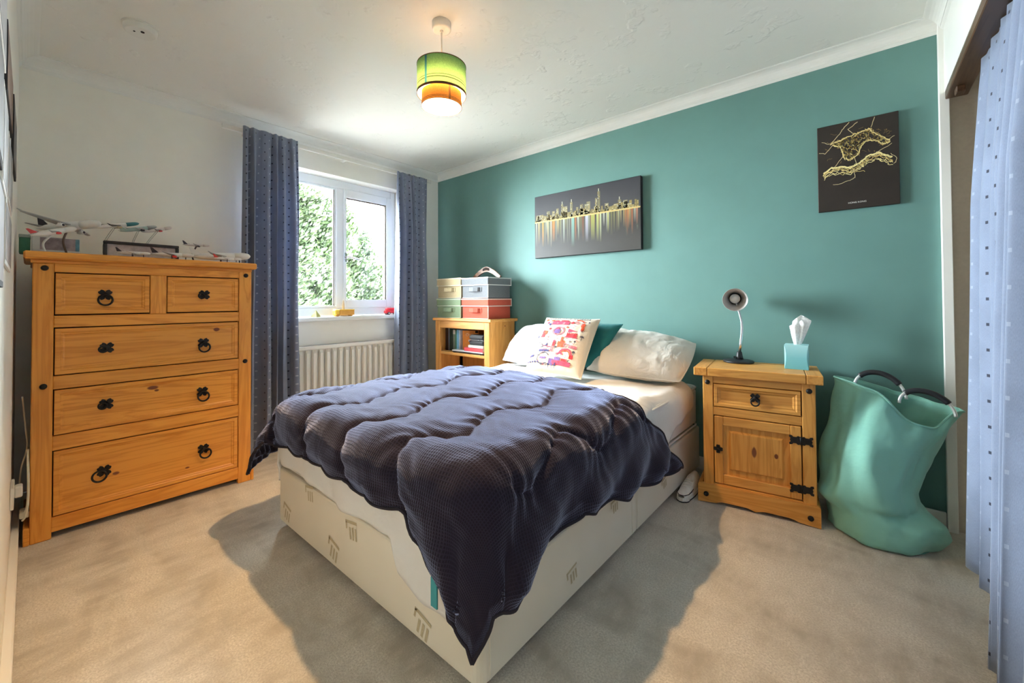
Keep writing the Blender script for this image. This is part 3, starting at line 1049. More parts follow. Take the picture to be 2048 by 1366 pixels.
# draping: plan point (s, t) of a flat cloth laid on the bed -> point in space
def drape(s, t, top, R, grow, flare, fold=0.0, kf=9.0, ph=0.0, left_flare=0.0):
    X0, X1, Y0 = bx0 - grow, bx1 + grow, by0 - grow
    a = 0.0; sx = 0
    if s > X1 - R: a = s - (X1 - R); sx = 1
    elif s < X0 + R: a = (X0 + R) - s; sx = -1
    b = max(0.0, (Y0 + R) - t)
    r = math.hypot(a, b)
    if r < 1e-9: return Vector((s, t, top)), 0.0
    if sx < 0: flare = max(flare, left_flare)
    q = R * PI / 2
    if r < q:
        fi = r / R; hz = R * math.sin(fi); dp = R * (1 - math.cos(fi))
    else:
        e = r - q; hz = R + flare * e; dp = R + e * math.sqrt(max(0.0, 1 - flare * flare))
        if fold:
            hz += fold * min(1, e * 5) * math.sin(kf * (s * 1.3 + t * 1.1) + ph) * (1 - min(1, min(a, b) / .12))
    ux, uy = (a / r) * sx, -b / r
    cx = min(max(s, X0 + R), X1 - R); cy = max(t, Y0 + R)
    return Vector((cx + ux * hz, cy + uy * hz, top - dp)), max(0.0, r - q)


def cloth(name, label, cat, mat, sL, sR, tF, tH, top, R, grow, flare, nu, nv, disp, thick, fold, kf, zmin=.02, group=None, part='cloth', left_flare=0.0):
    P = [[None] * (nu + 1) for _ in range(nv + 1)]
    ST = [[None] * (nu + 1) for _ in range(nv + 1)]
    for j in range(nv + 1):
        for i in range(nu + 1):
            u = i / nu; v = j / nv
            s = sL(v) * (1 - u) + sR(v) * u
            t = tF(s) * (1 - v) + tH(s) * v
            ST[j][i] = (s, t)
            p, dpp = drape(s, t, top, R, grow, flare, fold, kf, 0.0, left_flare)
            P[j][i] = p
    Q = [[None] * (nu + 1) for _ in range(nv + 1)]
    for j in range(nv + 1):
        for i in range(nu + 1):
            a = P[j][min(i + 1, nu)] - P[j][max(i - 1, 0)]
            b = P[min(j + 1, nv)][i] - P[max(j - 1, 0)][i]
            n = a.cross(b)
            if n.length > 1e-12: n.normalize()
            else: n = Vector((0, 0, 1))
            q = P[j][i] + n * disp(*ST[j][i], i / nu, j / nv)
            q.z = max(q.z, zmin)
            Q[j][i] = q
    g = G()
    w = nu + 1
    vs_ = [Q[j][i] for j in range(nv + 1) for i in range(nu + 1)]
    fs = []; uvs = []
    for j in range(nv):
        for i in range(nu):
            fs.append((j * w + i, j * w + i + 1, (j + 1) * w + i + 1, (j + 1) * w + i))
            uvs.append([ST[j][i], ST[j][i + 1], ST[j + 1][i + 1], ST[j + 1][i]])
    g.add(vs_, fs, True, uvs)
    t_ = thing(name, label, cat, (1.82, -1.0, top), 0, group)
    o = g.obj(part, mat, t_, True, fix=False)
    md = o.modifiers.new('thickness', 'SOLIDIFY'); md.thickness = thick; md.offset = -1
    return t_, Q, ST


def lerp_pts(pts):
    def fn(x):
        if x <= pts[0][0]: return pts[0][1]
        for (a, b) in zip(pts, pts[1:]):
            if x <= b[0]:
                k = (x - a[0]) / (b[0] - a[0]); k = k * k * (3 - 2 * k)
                return a[1] + (b[1] - a[1]) * k
        return pts[-1][1]
    return fn

# white duvet
duv_foot = lerp_pts([(.9, -2.09), (1.20, -2.105), (1.50, -2.10), (1.60, -2.11), (1.72, -2.13), (2.0, -2.12), (2.12, -2.115), (2.17, -2.21), (2.3, -2.25), (2.6, -2.24), (2.8, -2.2)])
def duv_disp(s, t, u, v):
    d = .016 * nz(s * 3.1, t * 3.1, 1.7) + .007 * nz(s * 9, t * 7, 5.1)
    # long creases running from the head end
    d += .014 * math.sin(26 * (s * .55 + t * .35) + 3 * nz(s * 2, t * 2, 8)) * max(0, nz(s * 1.6 + 4, t * 2.0, 3) + .25)
    return d + .004
duvet, _, _ = cloth('duvet', 'white duvet spread over the mattress under the dark comforter', 'duvet', COTTON,
      lambda v: bx0 - .22, lerp_pts([(0, bx1 + .22), (.6, bx1 + .21), (.75, bx1 + .20), (.86, bx1 + .155), (.94, bx1 + .12), (1, bx1 + .11)]), duv_foot, lerp_pts([(1.0, -.20), (2.2, -.26), (2.45, -.22), (2.85, -.08)]),
      .549, .085, .012, .04, 150, 150, duv_disp, .012, .010, 19, .03)

# comforter
SEAM = [(.93 + .315 * k) for k in range(6)]
def seam_s(k, t):
    th = 2 * PI * (t + 1.70) / .42 + PI / 2 + (.25 if k % 2 else 0)
    return SEAM[k] + .056 * math.sin(th + .45 * math.sin(th)) + .012 * nz(k * 3.3, t * 2)
def quilt(s, t):
    best = 9
    for k in range(len(SEAM)):
        a = seam_s(k, t)
        if abs(s - a) > .35: continue
        sl = (seam_s(k, t + .004) - a) / .004
        d = abs(s - a) / math.sqrt(1 + sl * sl)
        best = min(best, d)
    return best
def com_disp(s, t, u, v):
    d = quilt(s, t)
    cr = min(1, max(0, (s - 2.38) / .10)) * min(1, max(0, (-1.80 - t) / .10))
    d = d + (.12 - d) * cr * .85
    puff = .016 * (1 - math.exp(-d / .015)) + .010 * min(1, d / .12)
    ed = min(u * 2.3, (1 - u) * 2.3, v * 1.7, (1 - v) * 1.7)          # metres from the hem, roughly
    puff *= min(1.0, .25 + ed / .07)
    wr = .007 * nz(s * 6, t * 13, 2.2) + .010 * nz(s * 2.3, t * 2.9, 7.7)
    # gathered creases across the seams
    near = math.exp(-d / .055)
    wr += .0045 * near * math.sin(95 * t + 9 * nz(s * 7, t * 5, 1)) + .006 * max(0, nz(s * 5 + 2, t * 11, 9)) * near
    return (puff + wr) * (1 - .35 * cr) + .004
def scal(x, per, amp): return amp * (1 - abs(math.sin(PI * x / per)) ** .7)
com_far = lerp_pts([(.8, -.77), (1.2, -.77), (1.6, -.74), (1.9, -.745), (2.2, -.83), (2.42, -.95), (2.52, -.92), (2.66, -.74), (2.84, -.58), (3.0, -.54)])
com_foot = lambda s: lerp_pts([(.85, -2.10), (1.12, -2.09), (1.36, -2.065), (1.75, -2.06), (2.0, -2.07), (2.20, -2.065), (2.27, -2.12), (2.36, -2.20), (2.5, -2.25), (3.0, -2.21)])(s) + scal(s - .1, .16, .012)
com_sR = lambda v: bx1 + lerp_pts([(0, .255), (.12, .30), (.26, .35), (.33, .285), (.44, .245), (.55, .265), (.66, .305), (.78, .33), (.95, .37), (1, .375)])(v) - scal(v * 1.62, .20, .020)
comf, CQ, CST = cloth('comforter', 'dark plum navy waffle comforter quilted in wavy lines across the bed', 'comforter', mk_comforter(),
      lambda v: bx0 - .31, com_sR, com_foot, com_far, .583, .10, .030, .07, 300, 220, com_disp, .010, .018, 17, .04, part='quilted_cover', left_flare=.5)
# stitched seams and hem binding of the comforter
SEAMM = plain('dark thread', (.012, .009, .014), .9)
def hem_tube(pts, r_, name, mat):
    g = G(); g.tube(pts, r_, 5); return g.obj(name, mat, comf, True)
HEMM = plain('comforter hem binding', (.022, .018, .028), .9, .1, 80)
hem_tube([CQ[0][i] for i in range(0, 301, 2)], .006, 'hem_binding', HEMM)
hem_tube([CQ[j][300] for j in range(0, 221, 2)], .006, 'hem_binding', HEMM)
hem_tube([CQ[220][i] for i in range(0, 301, 2)], .006, 'hem_binding', HEMM)
hem_tube([CQ[j][0] for j in range(0, 221, 2)], .006, 'hem_binding', HEMM)
# care label
g = G(); g.box(2.36, 2.385, -1.955, -1.951, .225, .30, 0); g.obj('care_label', plain('teal care label', (.04, .28, .31), .7), comf, True)


# ------------------------------------------------------------------ pillows and cushions
def cushion_fn(TL, TR, BL, BR, T, pinch=.05, pw=2.6, seed=1, wr=.006, wsc=7):
    TL, TR, BL, BR = map(Vector, (TL, TR, BL, BR))
    n = ((TR - TL) + (BR - BL)).cross((TL - BL) + (TR - BR)).normalized()
    def fn(u, v, side):
        a = 2 * u - 1; b = 2 * v - 1
        # sides pulled in between the corners
        ua = .5 + .5 * a * (1 - pinch * (1 - b * b)); vb = .5 + .5 * b * (1 - pinch * (1 - a * a))
        p = (BL * (1 - ua) + BR * ua) * (1 - vb) + (TL * (1 - ua) + TR * ua) * vb
        e = max(0, (1 - abs(a) ** pw)) ** .5 * max(0, (1 - abs(b) ** pw)) ** .5
        h = T * e * (1 if side > 0 else .8)
        w = wr * e ** .5 * (nz(u * wsc, v * wsc, seed + side) + .6 * nz(u * wsc * 2.3 + 3, v * wsc * 1.2, seed + 5) - .75 * max(0, .09 - abs(nz(u * wsc * .9 + v * 2, v * wsc * .7 - u * 2, seed + 11))) / .09)
        return p + n * (side * h + w)
    return fn, n

def cushion(name, label, cat, corners, T, mat, pinch=.05, seed=1, wr=.006, wsc=7, nn=44, group=None, pw=2.6):
    fn, n = cushion_fn(*corners, T, pinch, pw, seed, wr, wsc)
    c = sum((Vector(p) for p in corners), Vector()) / 4
    z0 = min(p[2] for p in corners)
    t = thing(name, label, cat, (c.x, c.y, z0), 0, group)
    g = G()
    g.grid(nn, nn, lambda u, v: fn(u, v, 1), True, lambda u, v: (u, v))
    g.grid(nn, nn, lambda u, v: fn(u, v, -1), True, lambda u, v: (u, v), flip=True)
    g.obj('cover', mat, t, True, fix=False)
    g = G()
    pts = [fn(i / nn, 0, 1) for i in range(nn)] + [fn(1, i / nn, 1) for i in range(nn)] + [fn(1 - i / nn, 1, 1) for i in range(nn)] + [fn(0, 1 - i / nn, 1) for i in range(nn)]
    g.tube(pts, .0035, 5, True)
    g.obj('edge_seam', mat, t, True)
    return t, fn, n

GRP = 'pillows at the head of the bed'
cushion('pillow', 'white pillow at the window end of the bed head, behind the printed cushion', 'pillow', ((1.17, -.085, .81), (1.74, -.085, .83), (1.19, -.36, .585), (1.78, -.36, .585)), .095, COTTON, -.05, 11, .010, 5, group=GRP)
cushion('pillow', 'ivory creased pillow nearest the bedside cabinet', 'pillow', ((1.90, -.075, .825), (2.485, -.10, .765), (1.95, -.44, .605), (2.475, -.36, .58)), .095, PILLOWC, -.05, 4, .012, 5, group=GRP)
TEALC = mk_cotton('teal velvet', (.012, .135, .135, 1), .1, 6)
cushion('cushion', 'plain dark teal velvet cushion behind the printed one', 'cushion', ((1.70, -.235, .885), (2.095, -.25, .874), (1.62, -.43, .61), (2.0, -.43, .61)), .045, TEALC, .05, 5, .006)
LINEN = mk_cotton('natural linen', (.56, .51, .42, 1), .12, 14)
pc, pfn, pn = cushion('printed_cushion', 'natural linen cushion printed with red and blue university doodles', 'cushion', ((1.575, -.335, .905), (1.985, -.335, .905), (1.635, -.655, .590), (2.035, -.655, .585)), .060, LINEN, .035, 2, .0025)

PRINTC = {'red': (.48, .022, .03), 'orange': (.55, .07, .02), 'pink': (.48, .15, .18), 'navy': (.025, .025, .11), 'purple': (.14, .08, .24), 'rose': (.42, .05, .10), 'grey': (.07, .065, .09)}
PM = {k: plain('print ' + k, c, .85, .05, 90) for k, c in PRINTC.items()}
PK = list(PM)
def cush(u, v): return pfn(u, v, 1) + pn * .0028
class Print:
    def __init__(s): s.g = G()
    def poly(s, pts, c):
        s.g.add([cush(*p) for p in pts], [tuple(range(len(pts)))], mat=PK.index(c))
    def rect(s, u0, v0, u1, v1, c, n=3):
        for i in range(n):
            for j in range(n):
                a, b = u0 + (u1 - u0) * i / n, u0 + (u1 - u0) * (i + 1) / n
                d, e = v0 + (v1 - v0) * j / n, v0 + (v1 - v0) * (j + 1) / n
                s.poly([(a, d), (b, d), (b, e), (a, e)], c)
    def disc(s, u, v, r, c, asp=1.0, n=12, r0=0.0):
        for i in range(n):
            a, b = 2 * PI * i / n, 2 * PI * (i + 1) / n
            P = lambda q, t: (u + q * math.cos(t) * asp, v + q * math.sin(t))
            if r0: s.poly([P(r0, a), P(r, a), P(r, b), P(r0, b)], c)
            else: s.poly([(u, v), P(r, a), P(r, b)], c)
    def line(s, pts, w, c):
        for (a, b) in zip(pts, pts[1:]):
            d = Vector((b[0] - a[0], b[1] - a[1])); L_ = d.length
            if L_ < 1e-6: continue
            n = Vector((-d.y, d.x)) / L_ * w
            s.poly([(a[0] + n.x, a[1] + n.y), (b[0] + n.x, b[1] + n.y), (b[0] - n.x, b[1] - n.y), (a[0] - n.x, a[1] - n.y)], c)
    def star(s, u, v, r, c):
        pts = []
        for i in range(10):
            q = r if i % 2 == 0 else r * .42; a = PI / 2 + i * PI / 5
            pts.append((u + q * math.cos(a), v + q * math.sin(a)))
        for i in range(10): s.poly([(u, v), pts[i], pts[(i + 1) % 10]], c)
    def arc(s, u, v, r, w, a0, a1, c, asp=1.0, n=10):
        s.line([(u + r * math.cos(a0 + (a1 - a0) * i / n) * asp, v + r * math.sin(a0 + (a1 - a0) * i / n)) for i in range(n + 1)], w, c)
    def palm(s, u, v, h, c):
        s.line([(u, v), (u, v + h * .6)], .004, c)
        for k in range(5):
            a = PI * k / 4; s.line([(u, v + h * .6), (u + h * .32 * math.cos(a), v + h * .6 + h * .3 * math.sin(a))], .006, c)
    def text(s, txt, u, v, size, c, sl=0.0):
        vv, ff = text_geo(txt, size)
        s.g.add([cush(u + a + sl * b, v + b) for (a, b, q) in vv], ff, mat=PK.index(c))
pr_ = Print()
rr = random.Random(12)
pr_.text('UNIVERSITY of FLORIDA', .47, .915, .078, 'grey', .25)
pr_.rect(.25, .78, .58, .86, 'rose'); pr_.rect(.29, .86, .36, .885, 'red'); pr_.rect(.40, .86, .54, .89, 'red'); pr_.rect(.34, .78, .37, .83, 'pink'); pr_.rect(.46, .78, .50, .84, 'pink')
pr_.rect(.20, .86, .27, .89, 'orange'); pr_.disc(.10, .90, .022, 'orange', 1.3); pr_.disc(.15, .83, .025, 'rose', .9); pr_.disc(.21, .79, .025, 'navy', 1.0)
pr_.disc(.635, .83, .03, 'red', 1.1); pr_.disc(.715, .835, .032, 'pink', 1.1, 12, .018)
pr_.line([(.68, .90), (.76, .90), (.83, .86)], .012, 'orange'); pr_.disc(.83, .79, .05, 'orange', .65); pr_.disc(.845, .72, .045, 'orange', .6)
pr_.star(.90, .87, .022, 'navy'); pr_.star(.80, .865, .014, 'navy')
pr_.disc(.44, .65, .085, 'pink', 1.35, 20, .062); pr_.rect(.37, .60, .48, .68, 'purple'); pr_.disc(.42, .69, .03, 'rose')
pr_.disc(.26, .69, .022, 'red'); pr_.disc(.58, .73, .02, 'orange'); pr_.poly([(.62, .70), (.62, .64), (.78, .665)], 'rose'); pr_.poly([(.62, .645), (.63, .635), (.79, .655)], 'purple')
pr_.rect(.62, .55, .80, .61, 'red'); pr_.rect(.60, .535, .82, .552, 'rose')
for k in range(6): pr_.rect(.62 + k * .032, .61, .635 + k * .032, .63, 'red', 1)
pr_.rect(.12, .53, .20, .60, 'red'); pr_.rect(.16, .58, .23, .65, 'orange', 2); pr_.rect(.13, .60, .18, .66, 'red', 2)
pr_.disc(.05, .56, .026, 'navy', .7); pr_.disc(.30, .51, .035, 'pink', 1.0, 14, .026)
# foam hand
pr_.rect(.52, .36, .63, .45, 'orange'); pr_.rect(.55, .45, .585, .54, 'orange', 2); pr_.rect(.51, .40, .53, .46, 'orange', 2); pr_.rect(.59, .45, .63, .475, 'orange', 2)
# standing figure
pr_.disc(.44, .455, .022, 'rose'); pr_.rect(.42, .37, .47, .44, 'red'); pr_.rect(.42, .27, .435, .37, 'rose', 2); pr_.rect(.455, .27, .47, .37, 'rose', 2)
pr_.line([(.24, .37), (.41, .35)], .008, 'rose'); pr_.poly([(.29, .37), (.33, .37), (.32, .43)], 'navy')
pr_.disc(.66, .40, .035, 'pink', 1, 12, .02); pr_.rect(.72, .36, .86, .41, 'pink'); pr_.rect(.72, .375, .86, .39, 'rose', 2)
pr_.arc(.70, .24, .10, .012, .2, 2.9, 'rose', 1.1); pr_.arc(.70, .24, .075, .008, .2, 2.9, 'orange', 1.1); pr_.rect(.78, .20, .84, .26, 'red')
pr_.line([(.55, .24), (.60, .27), (.66, .25)], .012, 'rose')
pr_.rect(.20, .27, .40, .30, 'navy'); pr_.rect(.22, .30, .34, .325, 'pink', 2); pr_.arc(.28, .31, .06, .004, .1, 3.0, 'grey', 1.3)
pr_.rect(.50, .09, .82, .15, 'rose'); pr_.rect(.53, .15, .64, .20, 'purple'); pr_.rect(.66, .15, .76, .185, 'red'); pr_.rect(.44, .10, .52, .17, 'purple'); pr_.rect(.53, .10, .60, .13, 'navy', 2)
pr_.arc(.32, .17, .085, .007, .5, 5.4, 'grey', 1.3, 16); pr_.rect(.26, .16, .38, .185, 'purple', 2)
pr_.rect(.02, .19, .12, .225, 'navy'); pr_.line([(.13, .21), (.22, .215), (.25, .20)], .004, 'grey')
pr_.arc(.15, .35, .07, .004, 0, 3.1, 'grey', 1.4); pr_.line([(.05, .35), (.25, .35), (.22, .39), (.12, .385)], .004, 'grey')
pr_.disc(.20, .45, .03, 'grey', 1.2, 10, .026); pr_.arc(.10, .47, .04, .003, 0, 5, 'purple'); pr_.arc(.35, .57, .03, .003, 0, 4, 'grey')
for k in range(5): pr_.palm(.03 + .052 * k, .075, .055, 'navy')
for (a, c) in ((.31, 'grey'), (.355, 'pink'), (.40, 'grey')): pr_.disc(a, .085, .018, c, 1, 10, .011)
for k in range(3): pr_.palm(.445 + .055 * k, .045, .065, 'purple' if k % 2 else 'navy')
for (a, b, h_) in ((.50, .31, .07), (.83, .26, .08), (.88, .52, .10), (.72, .44, .05), (.80, .45, .05)): pr_.palm(a, b, h_, 'grey')
for k in range(130):                        # small scattered marks between the pictures
    a, b = rr.uniform(.04, .88), rr.uniform(.08, .86)
    if a > .84 and b < .6: continue
    ty = rr.random()
    c = rr.choice(['grey', 'navy', 'purple', 'red', 'pink'])
    if ty < .4: pr_.star(a, b, rr.uniform(.007, .012), c)
    elif ty < .7: pr_.arc(a, b, rr.uniform(.012, .022), .0026, rr.uniform(0, 3), rr.uniform(3.5, 6), c)
    else: pr_.line([(a, b), (a + .02, b + rr.uniform(-.012, .012)), (a + .042, b)], .003, c)
pr_.g.obj('print', [PM[k] for k in PK], pc, True, fix=False)

# ------------------------------------------------------------------ bedside cabinet
BS = thing('bedside_cabinet', 'small honey pine bedside cabinet with one drawer and one door', 'bedside cabinet', (2.5729, -.4323, 0), .1354)
NA, NB = (.76, .36, .08), (.58, .235, .04)
NX = wood('bedside pine across', 'X', NA, NB); NZ = wood('bedside pine upright', 'Z', NA, NB)
ND = wood('bedside pine door panel', 'Z', NA, NB, [(.262, .02, .285, .013, (1.2, 0, .5)), (.352, .02, .283, .009, (1, 0, .75))])
W_, D_, Ht = .532, .335, .6807
g = G(); g.box(.062, W_ - .062, 0, D_, Ht - .042, Ht, .003); g.obj('top', NX, BS)
for (a, b) in ((-.002, .0605), (W_ - .0605, W_ + .002)):
    g = G(); g.box(a, b, 0, D_, Ht - .042, Ht, .003); g.obj('top_end', wood('bedside end grain', 'Y', NA, NB), BS)
for (a, b) in ((.038, .085), (.454, .506)):
    g = G(); g.box(a, b, .018, .05, .08, Ht - .042, .003); g.obj('stile', NZ, BS)
for (a, b) in ((.040, .056), (.488, .504)):
    g = G(); g.box(a, b, .05, D_ - .01, .02, Ht - .042, .002); g.obj('side_panel', NZ, BS)
g = G(); g.box(.05, .495, D_ - .02, D_ - .01, .02, Ht - .05, 0); g.obj('back_panel', NZ, BS)
g = G(); g.box(.056, .488, .052, .06, .03, Ht - .05, 0); g.obj('gap_shade_sheet', GAP, BS)  # added dark sheet; shade behind drawer and door is put into its colour
g = G(); g.box(.085, .454, .020, .05, .603, Ht - .042, .002); g.obj('top_rail', NX, BS)
g = G(); g.box(.085, .454, .020, .05, .443, .484, .002); g.obj('middle_rail', NX, BS)
g = G(); g.box(.085, .454, .020, .05, .085, .100, .002); g.obj('bottom_rail', NX, BS)
# plinth with a shaped lower edge
poly = [(.012, 0), (.012, .088), (.018, .094), (.512, .094), (.518, .088), (.518, 0)]
for i in range(21):
    q = i / 20
    x = .455 - q * .38
    e = min(q, 1 - q)
    z = .018 * min(1, e / .12) ** 1 - .010 * max(0, 1 - abs(q - .5) / .09)
    if e > 0: poly.append((x, max(0.0, z)))
g = G(); g.prism(poly, 'Y', .004, .022); g.obj('plinth', NX, BS)
for (a, b) in ((.012, .03), (.500, .518)):
    g = G(); g.box(a, b, .022, D_ - .01, 0, .09, .002); g.obj('side_plinth', NX, BS)
g = panel_front(.089, .450, .488, .599, .018, .025, .014, 'Y', .018, .010); dr = g.obj('drawer', NX, BS)
g = G(); cross_plate(g, (.269, .027, .548), .026, .004, 'Y'); ring_pull(g, (.269, .025, .546), .017, .0035, 'Y', 0, .4); g.obj('ring_pull', IRON, dr)
dd = bpy.data.objects.new('door', None); COL.objects.link(dd); dd.parent = BS
for (a, b) in ((.089, .128), (.408, .450)):
    g = G(); g.box(a, b, .018, .042, .104, .439, .003); g.obj('door_stile', NZ, dd)
for (a, b) in ((.395, .439), (.104, .150)):
    g = G(); g.box(.128, .408, .019, .042, a, b, .003); g.obj('door_rail', NX, dd)
g = panel_front(.128, .408, .150, .395, .028, .012, .002, 'Y', .006, .004)
v0 = g
g = G()
rings = [(0, .034), (.026, .034), (.034, .024), (.036, .024)]
v = []
for (i, d) in rings:
    for (u, z) in ((.128 + i, .150 + i), (.408 - i, .150 + i), (.408 - i, .395 - i), (.128 + i, .395 - i)): v.append((u, d, z))
f = [(k * 4 + j, k * 4 + (j + 1) % 4, k * 4 + 4 + (j + 1) % 4, k * 4 + 4 + j) for k in range(3) for j in range(4)] + [(12, 13, 14, 15)]
g.add(v, f); g.obj('door_panel', ND, dd)
g = G(); cross_plate(g, (.106, .018, .276), .023, .004, 'Y', PI / 4); g.obj('door_knob', IRON, dd)
def hinge(u, z):
    g = G()
    half = [(0, .016), (.012, .020), (.018, .014), (.030, .014), (.034, .020), (.044, .022), (.046, .014), (.040, .008), (.043, 0)]
    poly = [(u + a, z + b) for a, b in half] + [(u + a, z - b) for a, b in reversed(half[:-1])]
    polyl = [(u - a, z - b) for a, b in half] + [(u - a, z + b) for a, b in reversed(half[:-1])]
    g.prism(poly, 'Y', .0178, .0145); g.prism(polyl, 'Y', .0178, .0145)
    g.lathe([(.005, -.017), (.005, .017)], 10, (u, .0135, z))
    return g.obj('hinge', IRON, dd)
hinge(.449, .376); hinge(.449, .156)
for (u, z) in ((.060, .606), (.482, .606)): stud(BS, (u, .018, z), .012, 'Y')
for (u, z) in ((.050, .044), (.480, .038)): stud(BS, (u, .004, z), .012, 'Y')

# ------------------------------------------------------------------ desk lamp
dl = thing('desk_lamp', 'silver gooseneck desk lamp with black base on the bedside cabinet', 'desk lamp', (2.715, -.125, .6812))
g = G(); g.lathe([(.074, 0), (.076, .004), (.074, .010), (.060, .014), (.022, .018)], 32); g.obj('base', BLACKP, dl)
g = G(); g.lathe([(.020, .016), (.017, .030), (.013, .055), (.010, .060)], 18, (.005, 0, 0)); g.obj('collar', BLACKP, dl)
g = G(); g.box(-.02, -.012, -.022, -.008, .022, .034, .002); g.obj('switch', BLACKP, dl)
neck = [(.006, 0, .055), (.012, 0, .10), (.018, 0, .15), (.020, 0, .19), (.018, 0, .225), (.010, .002, .26), (.0, .006, .295), (-.010, .012, .325), (-.014, .018, .345)]
g = G(); g.tube(neck, [.0075] * 4 + [.006] * 5, 10); g.obj('gooseneck', CHROME, dl)
LSH = plain('silver grey lampshade', (.58, .55, .52), .35, .03, 20, 0, .3)
sh = bpy.data.objects.new('shade', None); COL.objects.link(sh); sh.parent = dl
axis = Vector((.20, -.90, -.10)).normalized()
org = Vector((-.020, .030, .352))
rot = axis.to_track_quat('Z', 'Y').to_matrix().to_4x4()
M4 = Matrix.Translation(org) @ rot
g = G(); g.M = M4; g.lathe([(.012, -.03), (.026, -.028), (.032, -.01), (.036, .02), (.058, .085), (.062, .088), (.060, .087), (.034, .02), (.028, -.006), (.010, -.012)], 28, cap=False); g.obj('lampshade', LSH, sh)
g = G(); g.M = M4; g.lathe([(.030, -.004), (.031, .012), (.027, .014), (.026, -.004)], 24); g.obj('socket_ring', BLACKP, sh)
g = G(); g.M = M4; g.lathe([(.012, -.005), (.024, .02), (.026, .034), (.020, .046), (.008, .050)], 22); g.obj('bulb', WHITEP, sh)

# ------------------------------------------------------------------ tissue box
tb = thing('tissue_box', 'turquoise cube tissue box with a white tissue pulled up', 'tissue box', (2.985, -.165, .6812), .06)
TISB = N('turquoise printed card')
zz = TISB.n('ShaderNodeSeparateXYZ'); TISB.set(zz, 0, TISB.coord())
TISB.col(TISB.ramp(TISB.math('MULTIPLY', zz.outputs[2], 8.2), [(.0, (.16, .50, .55)), (.45, (.20, .55, .60)), (1.0, (.42, .74, .76))])); TISB.p(Roughness=.4)
g = G()
S_ = .049
def ring(z, k): return [(S_ * a, S_ * b, z) for (a, b) in ((-1, -1), (1, -1), (1, 1), (-1, 1))]
v = []; hgt = .118
nl = 9
for i in range(nl):
    q = i / (nl - 1)
    w = 1 - .14 * math.sin(PI * q)
    c = .010 * math.sin(PI * q)
    for (a, b) in ((-1, -1), (1, -1), (1, 1), (-1, 1)):
        # each upright corner splits into two leaning creases
        v.append((S_ * a * w if True else 0, S_ * b, q * hgt)); v.append((S_ * a, S_ * b * w, q * hgt))
f = []
order = [1, 0, 2, 3, 5, 4, 6, 7]
for i in range(nl - 1):
    for j in range(8):
        a, b = order[j], order[(j + 1) % 8]
        f.append((i * 8 + a, i * 8 + b, i * 8 + 8 + b, i * 8 + 8 + a))
f.append(tuple(order[::-1])); f.append(tuple((nl - 1) * 8 + k for k in order))
g.add(v, f); g.obj('carton', TISB.mat, tb)
TIS = mk_fabric_translucent('tissue paper', (.90, .89, .87), .3)
g = G()
def tis(u, v):
    a = 2 * PI * u
    r_ = .009 + .026 * v ** .7 + .004 * math.sin(3 * a + 1) * v
    r_ *= 1 + .30 * math.sin(6 * a + 1.5 * v) * (.3 + .7 * v)
    if v > .85: r_ *= 1 - (v - .85) * 4.5
    x = r_ * math.cos(a) * 1.15; y_ = r_ * math.sin(a) * .6
    return (x + .004 + .010 * v, y_, .112 + .135 * v + .018 * v * math.cos(a - .9) - (.010 * v if math.cos(a) < -.7 else 0))
g.grid(40, 14, tis, True, cu=True); g.obj('tissue', TIS, tb, fix=False)

# ------------------------------------------------------------------ laundry bag
lb = thing('laundry_bag', 'slouching mint green laundry bag with two black padded hoop handles', 'laundry bag', (3.28, -.24, 0))
MINT = mk_cotton('mint green canvas', (.25, .54, .44, 1), .35, 6, .3)
lev = [(0.0, 3.288, -.235, .165, .150), (.012, 3.288, -.235, .180, .165), (.05, 3.290, -.235, .184, .170), (.10, 3.285, -.232, .178, .165), (.14, 3.258, -.23, .172, .150), (.17, 3.255, -.228, .168, .145), (.22, 3.252, -.225, .163, .142), (.30, 3.258, -.22, .162, .138), (.38, 3.275, -.215, .166, .130), (.46, 3.298, -.21, .176, .120), (.54, 3.32, -.205, .188, .108), (.60, 3.335, -.20, .197, .095)]
def lev_at(q):
    x = q * (len(lev) - 1); i = min(int(x), len(lev) - 2); k = x - i
    return [lev[i][n] * (1 - k) + lev[i + 1][n] * k for n in range(5)]
def rim_z(a):
    z = .605 + .055 * max(0, -math.cos(a)) ** .8 - .035 * max(0, math.cos(a))
    z -= .085 * math.exp(-((a - 5.2) / .52) ** 4)
    return z
def bag(u, q, inset=0.0):
    a = 2 * PI * u
    z, cx, cy, rx, ry = lev_at(q)
    z = z / .60 * (rim_z(a) if q > .5 else .60 + (rim_z(a) - .60) * (q / .5) ** 2)
    # creases: twisted fold low down, vertical sagging
    fold = .016 * nz(math.cos(a) * 3.5 + 4, math.sin(a) * 3.5, q * 7) + .012 * math.sin(3 * a + 9 * q) * math.sin(PI * min(1, q * 1.1)) + .010 * nz(math.cos(a) * 2, math.sin(a) * 2, q * 4)
    fold += .014 * math.sin(2 * a - 16 * q) * math.exp(-((q - .36) / .16) ** 2)
    sq = 1 + .06 * math.cos(4 * a)
    return (cx + (rx * sq + fold - inset) * math.cos(a), cy + (ry * sq + fold - inset) * math.sin(a), max(.001, z))
g = G(); g.grid(72, 44, lambda u, q: bag(u, q), True, cu=True)
o = g.obj('bag_body', MINT, lb, True, fix=False)
md = o.modifiers.new('cloth', 'SOLIDIFY'); md.thickness = .004; md.offset = -1
g = G(); g.lathe([(.001, .004), (.155, .004)], 40, (3.288, -.235, 0), cap=False); g.obj('bag_bottom', MINT, lb, True)
g = G(); g.tube([Vector(bag(i / 72, 1.0)) for i in range(72)], .0045, 6, True); g.obj('rim_binding', MINT, lb, True)
ALU = plain('pale metal hoop', (.72, .74, .70), .3, .03, 10, 0, .6)
